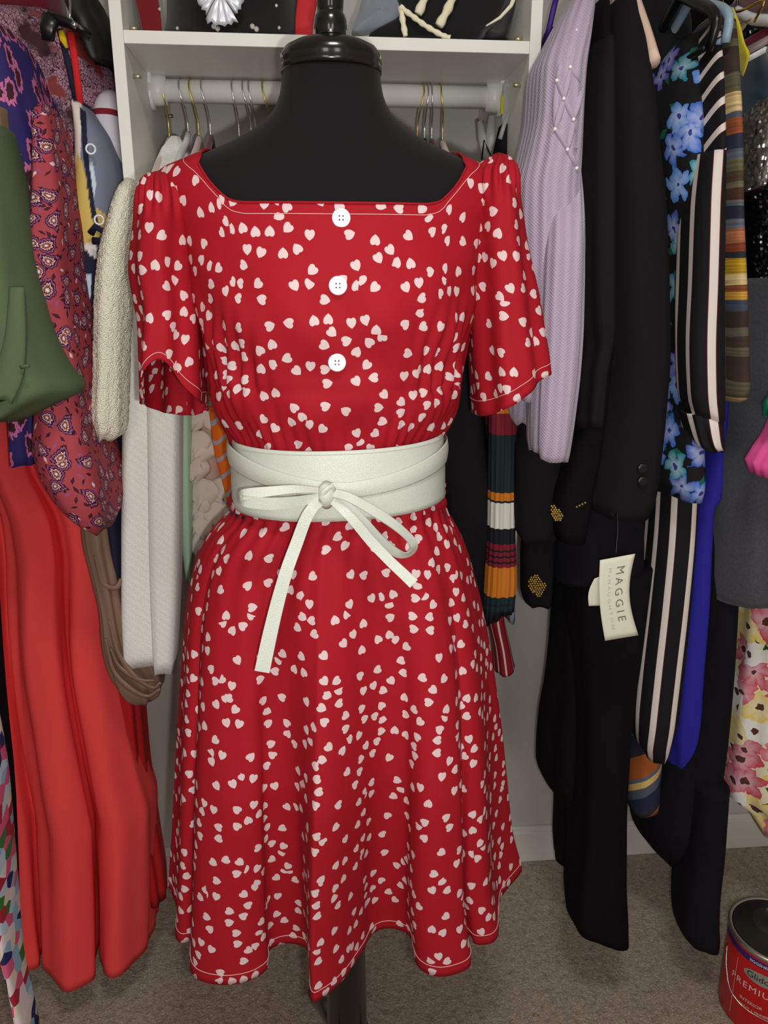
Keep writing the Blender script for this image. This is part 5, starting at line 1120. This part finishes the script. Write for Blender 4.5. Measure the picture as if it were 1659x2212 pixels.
for r in range(R):
    t = r / (R - 1); z = zt_ + (ZK - zt_) * t
    k = min(1.0, max(0.0, (t - .45) / .5)); base_ = sm; fo = (mid - sm) * (1 - k) + (KH - sm) * k
    xr_ = float(np.interp(z, zk, xk)) if z > zk[0] else xr_h + (xk[0] - xr_h) * (z - ZK) / (zk[0] - ZK)
    w = (xr_ + 0.70) / (xr_h + 0.70); dep = 0.55 + 0.45 * t
    xl_ = -0.70 + 0.07 * (1 - t) ** 1.3; x = xl_ + (base_[:, 0] + 0.70) * (xr_ - xl_) / (xr_h + 0.70) + fo[:, 0] * (.25 + .75 * t); y = 1.28 + (base_[:, 1] - 1.28) * dep + fo[:, 1] * (.35 + .65 * t)
    wv = np.sin(s_ * 95 + t * 3 + 1.5 * math.sin(t * 5)) * .0035 + np.sin(s_ * 47 - t * 2) * .004 + np.sin(s_ * 170 + 9 * t) * .0012 + np.sin(s_ * 60 + 26 * t) * .0009
    x = x + wv * .5; y = y + wv
    out[r] = np.stack([x, y, np.full(C, z)], 1)
o = link('skirt_panel', grid_mesh(out, ring_uv(out), cap0=True, flip=True), 'coral', ck); solid(o, .0015)
piece(ck, 'bodice', [(60, -190, -150, 1.20, 1.32), (160, -240, -120, 1.16, 1.38), (400, -230, -80, 1.14, 1.40), (700, -170, -30, 1.14, 1.40), (880, -150, 10, 1.13, 1.41)], 'coral', folds=(5, .005), seed=87)
garment('red_dress', 'bright red dress behind the coral dress, a thin strip beside the navy dress', 'dress', [(880, 200, 236, 1.25, 1.32), (1000, 215, 246, 1.25, 1.33), (1200, 225, 258, 1.25, 1.34), (1240, 230, 262, 1.25, 1.34), (1500, 225, 300, 1.27, 1.36), (1650, 240, 314, 1.28, 1.37), (1800, 256, 336, 1.29, 1.38), (1900, 270, 352, 1.29, 1.38), (1945, 280, 356, 1.30, 1.37)], 'dark_red', folds=(5, .005), seed=83)
bs = thing('brown_wrap', 'brown satin jersey wrap looping down behind the white cardigan', 'wrap')
piece(bs, 'panel', [(1100, 176, 236, 1.17, 1.24), (1165, 181, 242, 1.165, 1.24), (1250, 202, 256, 1.165, 1.24), (1330, 220, 268, 1.165, 1.24), (1400, 226, 290, 1.17, 1.26), (1440, 234, 338, 1.18, 1.27), (1470, 246, 350, 1.18, 1.28), (1495, 268, 347, 1.185, 1.28), (1511, 300, 330, 1.20, 1.26)], 'brown', folds=(5, .006), seed=84)
for pth in ([(235, 1340), (255, 1410), (290, 1460), (330, 1486), (347, 1474)], [(228, 1380), (246, 1450), (285, 1490), (320, 1504), (346, 1488)], [(205, 1200), (222, 1260), (250, 1270), (262, 1250)], [(238, 1400), (258, 1440), (300, 1468), (335, 1470)]):
    link('fold', tube(spline([P(x, y, 1.163 + .004 * (i % 2)) for i, (x, y) in enumerate(pth)], 24), np.concatenate([np.linspace(.002, .0065, 12), np.linspace(.0065, .003, 12)]), 8, .6), 'brown', bs)
mt = garment('scribble_print_trousers', 'narrow trouser leg in a multicoloured scribble print at the bottom left edge', 'trousers', [(500, -330, -280, .96, 1.10), (900, -260, -200, .93, 1.06), (1400, -120, -76, .90, 1.0), (1700, -44, -6, .90, .98), (1830, -26, 6, .90, .98), (1950, -10, 16, .90, .98), (2050, 6, 27, .90, .97), (2110, 20, 36, .90, .96), (2212, 38, 62, .90, .96), (2260, 46, 72, .90, .96)], 'multi', folds=(3, .001), seed=85)
garment('black_dress', 'black dress at the bottom left edge beside the coral dress', 'dress', [(300, -300, -240, 1.06, 1.24), (700, -280, -130, 1.02, 1.22), (1300, -160, -60, 1.0, 1.16), (1640, -80, 0, 1.0, 1.10), (1760, -60, 10, 1.0, 1.10), (1900, -60, 16, 1.0, 1.10), (2000, -60, 20, 1.0, 1.10), (2060, -60, 8, 1.0, 1.10), (2075, -60, -10, 1.01, 1.08)], 'black_cloth', folds=(3, .003), seed=86, nr=24)

# ================================================================== on the shelf
zs_ = z_sh_top
hb = thing('embellished_hat', 'black felt hat with silver ruffled flower, rhinestones and red ribbon on the shelf', 'hat')
x0, x1 = P(318, 50, 1.30)[0], P(672, 60, 1.30)[0]; cxh = (x0 + x1) / 2
mk('felt', plain('black_felt', (20, 18, 20), 0.95, sheen=0.2, weave=0.3)); mk('red_ribbon', plain('red_grosgrain', (190, 36, 44), 0.7, weave=0.3)); mk('wine_ribbon', plain('wine_velvet_ribbon', (110, 10, 18), 0.9, sheen=0.3))
mk('silver_satin', plain('silver_satin', (214, 216, 224), 0.35, metallic=0.25, spec=0.5)); mk('rhinestone', plain('rhinestone', (235, 228, 220), 0.1, metallic=0.6, spec=0.8)); mk('grey_felt', plain('grey_suede_felt', (128, 132, 142), 0.95, sheen=0.3, var=0.12)); mk('rope', None)
hw = (x1 - x0) / 2
prof = [(0.0, 0.002), (.98, .002), (1.0, .006), (1.0, .012), (.93, .03), (.86, .06), (.83, .10), (.78, .13), (.6, .15), (0.0, .155)]
g = np.array([[(cxh + hw * r * math.sin(2 * PI * k / 64), 1.385 - .125 * r * math.cos(2 * PI * k / 64), zs_ + h) for k in range(64)] for r, h in prof]); link('crown', grid_mesh(g), 'felt', hb)
for px, w_, mt_ in ((330, .014, 'wine_ribbon'), (655, .012, 'red_ribbon')):
    sg = -1 if px < 400 else 1; bx = P(px, 60, 1.262)[0]
    ribb = [(bx, 1.262 - .004, zs_ + .003), (bx + sg * .002, 1.258, zs_ + .03), (bx + sg * .008, 1.268, zs_ + .07), (bx + sg * .006, 1.30, zs_ + .13)]
    link('ribbon', tube(spline(ribb, 16), np.linspace(w_, w_ * 1.4, 16), 12, .15, (0, -1, 0)), mt_, hb)
fc = P(475, -18, 1.245)
for k in range(5):
    b = -PI / 2 + (k - 2) * 1.15; g = np.zeros((8, 11, 3))
    for r_ in range(8):
        for q in range(11):
            v, u = r_ / 7, (q - 5) / 5; an = b + u * .55; rad = .034 * v * (1 + .06 * math.sin(u * 14)) * (1.25 if k == 2 else 1)
            g[r_, q] = (fc[0] + rad * math.cos(an), fc[1] - .006 * math.sin(v * 2.6) - .003 * math.sin(u * 11 + k) * v, fc[2] + rad * math.sin(an))
    o = link('petal', grid_mesh(g, closed=False), 'silver_satin', hb); solid(o, .0012)
for px, py in ((462, 57), (470, 62), (545, 57), (554, 63), (383, 61), (345, 20), (603, 60), (597, 12)):
    p = P(px, py, 1.256); bm = bmesh.new(); bmesh.ops.create_icosphere(bm, subdivisions=2, radius=.0038 if px in (462, 470, 545, 554) else .0024); me = bpy.data.meshes.new('mesh'); bm.to_mesh(me); bm.free()
    o = link('rhinestone', me, 'rhinestone', hb); o.location = p
# grey suede piece and black bag with cream rope
gf = thing('grey_felt_hat', 'grey suede felt hat brim leaning on the shelf right of the finial', 'hat')
ol = [(762, 72), (764, 50), (775, 22), (790, -20), (850, -40), (882, -10), (880, 10), (866, 36), (835, 58), (800, 68)]
pl3 = spline(np.array([P(x, y, 1.27) for x, y in ol]), 48, closed=True); cg = pl3.mean(0)
lay = []
for sc, dy in ((.0, -.006), (.55, -.008), (.9, -.004), (1.0, .002), (1.0, .016), (.9, .022), (0, .03)):
    lay.append([(cg[0] + (q[0] - cg[0]) * sc, 1.262 + dy + .3 * (q[2] - zs_), cg[2] + (q[2] - cg[2]) * sc) for q in pl3])
link('brim', grid_mesh(np.array(lay)), 'grey_felt', gf)
rb = thing('rope_trim_bag', 'black fabric bag with cream rope trim and handles at the right of the shelf', 'bag')
ol = [(800, 74), (862, 30), (866, -40), (1080, -60), (1100, -20), (1082, 30), (1052, 58), (1030, 84), (930, 80)]
pl3 = spline(np.array([P(x, y, 1.27) for x, y in ol]), 64, closed=True); pl3[:, 2] = np.maximum(pl3[:, 2], zs_ + .001); cg = pl3.mean(0); lay = []
for sc, dy in ((.0, -.002), (.6, -.004), (.92, -.001), (1.0, .010), (1.03, .05), (1.0, .13), (.9, .15), (0, .155)):
    lay.append([(cg[0] + (q[0] - cg[0]) * sc, 1.265 + dy, max(zs_ + .0008, cg[2] + (q[2] - cg[2]) * sc)) for q in pl3])
link('body', grid_mesh(np.array(lay)), 'felt', rb)
_r = M('cream_twisted_rope', 0.85); _r.base((236, 226, 198)); _x, _y, _ = _r.sep(_r.ob); MAT['rope'] = _r.m
def rope(path, r):
    p = spline(np.array(path), 90); L = np.linalg.norm(np.diff(p, axis=0), axis=1).sum(); rad = r * (1 + .14 * np.sin(np.linspace(0, L / (r * 1.6) * PI, 90)))
    link('rope', tube(p, rad, 8), 'rope', rb)
rope([P(866, 14, 1.252), P(870, 45, 1.252), P(876, 78, 1.25)], .0042); rope([P(864, 14, 1.25), P(890, 34, 1.25), P(920, 56, 1.248), P(955, 76, 1.246), P(972, 82, 1.246)], .0036)
rope([P(922, -20, 1.252), P(914, 4, 1.252), P(903, 30, 1.252)], .0062); rope([P(984, -20, 1.252), P(968, 18, 1.252), P(948, 56, 1.252)], .0062)
link('piping', tube([P(1120, -30, 1.262), P(1104, 12, 1.262), P(1080, 38, 1.262), P(1050, 56, 1.262)], [.004, .003, .0022, .001], 8), 'rope', rb)
garment('grey_leather_purse', 'dark grey leather purse against the right tower panel on the shelf', 'purse', [(-60, 1040, 1138, 1.30, 1.50), (0, 1040, 1128, 1.30, 1.50), (60, 1030, 1105, 1.30, 1.50), (82, 1030, 1098, 1.30, 1.50)], plain('dark_grey_leather', (70, 68, 70), 0.5), folds=(3, .002), nr=16)

# ================================================================== paint can
pc = thing('paint_can', 'red metal paint can with black lid and wire handle on the carpet', 'can')
RC, HC = 0.083, 0.19
CX, CY = 1.0, 1.0
best = None
for cx in np.linspace(0.5, 1.0, 101):
    for cy in np.linspace(0.6, 1.2, 61):
        pl = min(proj((cx + RC * math.cos(b), cy + RC * math.sin(b), HC))[0] for b in np.linspace(0, 2 * PI, 40)); pt = min(proj((cx + RC * math.cos(b), cy + RC * math.sin(b), HC))[1] for b in np.linspace(0, 2 * PI, 40))
        e = (pl - 1577) ** 2 + (pt - 1934) ** 2
        if best is None or e < best[0]: best = (e, cx, cy)
_, CX, CY = best
mk('can_red', plain('red_can_label', (196, 22, 26), 0.35, spec=0.45)); mk('can_metal', plain('tin', (190, 186, 176), 0.35, metallic=0.9)); mk('can_black', plain('dried_black_paint', (20, 17, 17), 0.25, spec=0.5)); mk('can_purple', plain('purple_band', (54, 34, 110), 0.4))
mk('can_white', plain('white_print', (222, 206, 196), 0.5)); mk('can_silver', plain('silver_print', (150, 146, 138), 0.4)); mk('can_ink', plain('dark_print', (34, 26, 26), 0.5)); mk('can_dark', plain('dark_red_print', (150, 16, 22), 0.45))
link('body', lathe([(RC * .97, 0.001), (RC, .006), (RC, HC - .012), (RC * .985, HC - .009)], CX, CY, 64), 'can_red', pc)
link('band', lathe([(RC + .0003, HC - .027), (RC + .0004, HC - .0268), (RC + .0004, HC - .0145), (RC + .0003, HC - .0143)], CX, CY, 64), 'can_purple', pc)
link('rim', lathe([(RC * .985, HC - .011), (RC + .0022, HC - .008), (RC + .003, HC - .004), (RC + .002, HC), (RC - .004, HC), (RC - .007, HC - .006)], CX, CY, 64), 'can_metal', pc)
link('lid', lathe([(RC - .0045, HC - .002), (RC - .009, HC - .0015), (RC - .011, HC - .006), (RC - .02, HC - .007), (RC - .03, HC - .0055), (0.0, HC - .006)], CX, CY, 64), 'can_black', pc)
link('handle', tube(spline([(CX - RC - .004, CY + .01, HC - .035), (CX - RC - .012, CY - .0, HC - .03), (CX - RC - .02, CY - .02, HC - .06), (CX - RC - .020, CY - .045, HC - .09), (CX - RC + .0, CY - .075, HC - .105), (CX - .03, CY - RC - .02, HC - .115), (CX + .03, CY - RC - .018, HC - .115), (CX + RC + .01, CY - .04, HC - .09), (CX + RC + .006, CY + .01, HC - .035)], 60), 0.0011, 8), 'chrome', pc)
def can_wrap(me, mat, x_off, z_off, sx, lift=.0006, arc0=None, slope=0.0):
    """bend flat lettering (x right, y up, metres) round the can"""
    for v in me.vertices:
        b = arc0 + (v.co.x * sx + x_off) / RC; z = z_off + v.co.y * sx + slope * (v.co.x * sx + x_off)
        v.co = (CX + (RC + lift) * math.sin(b), CY - (RC + lift) * math.cos(b), z)
    link('print', me, mat, pc)
def text_me(body, sp=1.0, bold=0.0):
    cu = bpy.data.curves.new('t', 'FONT'); cu.body = body; cu.size = 1.0; cu.space_character = sp; cu.offset = bold; cu.resolution_u = 3
    o = bpy.data.objects.new('t', cu); COL.objects.link(o); bpy.context.view_layer.update()
    me = bpy.data.meshes.new_from_object(o.evaluated_get(bpy.context.evaluated_depsgraph_get())); bpy.data.objects.remove(o)
    bm = bmesh.new(); bm.from_mesh(me); bmesh.ops.triangulate(bm, faces=bm.faces[:]); bm.to_mesh(me); bm.free(); return me
def disc(rx, ry, n=48, rings=6):
    v, f = [(0, 0, 0)], []
    for r in range(1, rings + 1):
        for k in range(n): v.append((rx * r / rings * math.cos(2 * PI * k / n), ry * r / rings * math.sin(2 * PI * k / n), 0))
    for k in range(n): f.append((0, 1 + k, 1 + (k + 1) % n))
    for r in range(rings - 1):
        for k in range(n): a_, b_ = 1 + r * n, 1 + (r + 1) * n; f.append((a_ + k, b_ + k, b_ + (k + 1) % n, a_ + (k + 1) % n))
    return mesh(v, f, smooth=False)
def strip(w, h, n=24): return mesh([(w * k / n, y, 0) for k in range(n + 1) for y in (0, h)], [(2 * k, 2 * k + 2, 2 * k + 3, 2 * k + 1) for k in range(n)], smooth=False)
A0 = -math.atan2(CX - 0.0, CY) - 0.66        # label starts at the left of the visible face
can_wrap(text_me('EGGSHELL', 1.0, .02), 'can_white', .02, HC - .0242, .0085, .0008, A0)
can_wrap(disc(.036, .0135), 'can_silver', .048, HC - .052, 1, .0006, A0)
can_wrap(text_me('Glidden'), 'can_ink', .018, HC - .058, .0185, .001, A0)
can_wrap(text_me('PREMIUM', 1.2), 'can_white', -.012, HC - .089, .0195, .0008, A0)
can_wrap(strip(.0008, .13, 2), 'can_white', -.004, .02, 1, .0005, A0)
can_wrap(text_me('INTERIOR'), 'can_white', .012, HC - .118, .0095, .0008, A0); can_wrap(text_me('PAINT + PRIMER'), 'can_white', .012, HC - .132, .0075, .0008, A0)

# place each Empty at the base of what it carries
bpy.context.view_layer.update()
for o in [o for o in COL.objects if o.type == 'EMPTY']:
    kids = [k for k in o.children_recursive if k.type == 'MESH']
    cs = np.array([k.matrix_world @ Vector(c_) for k in kids for c_ in k.bound_box])
    if len(cs) == 0: continue
    base_p = Vector(((cs[:, 0].min() + cs[:, 0].max()) / 2, (cs[:, 1].min() + cs[:, 1].max()) / 2, cs[:, 2].min()))
    o.location = base_p
    for k in o.children: k.location = Vector(k.location) - base_p
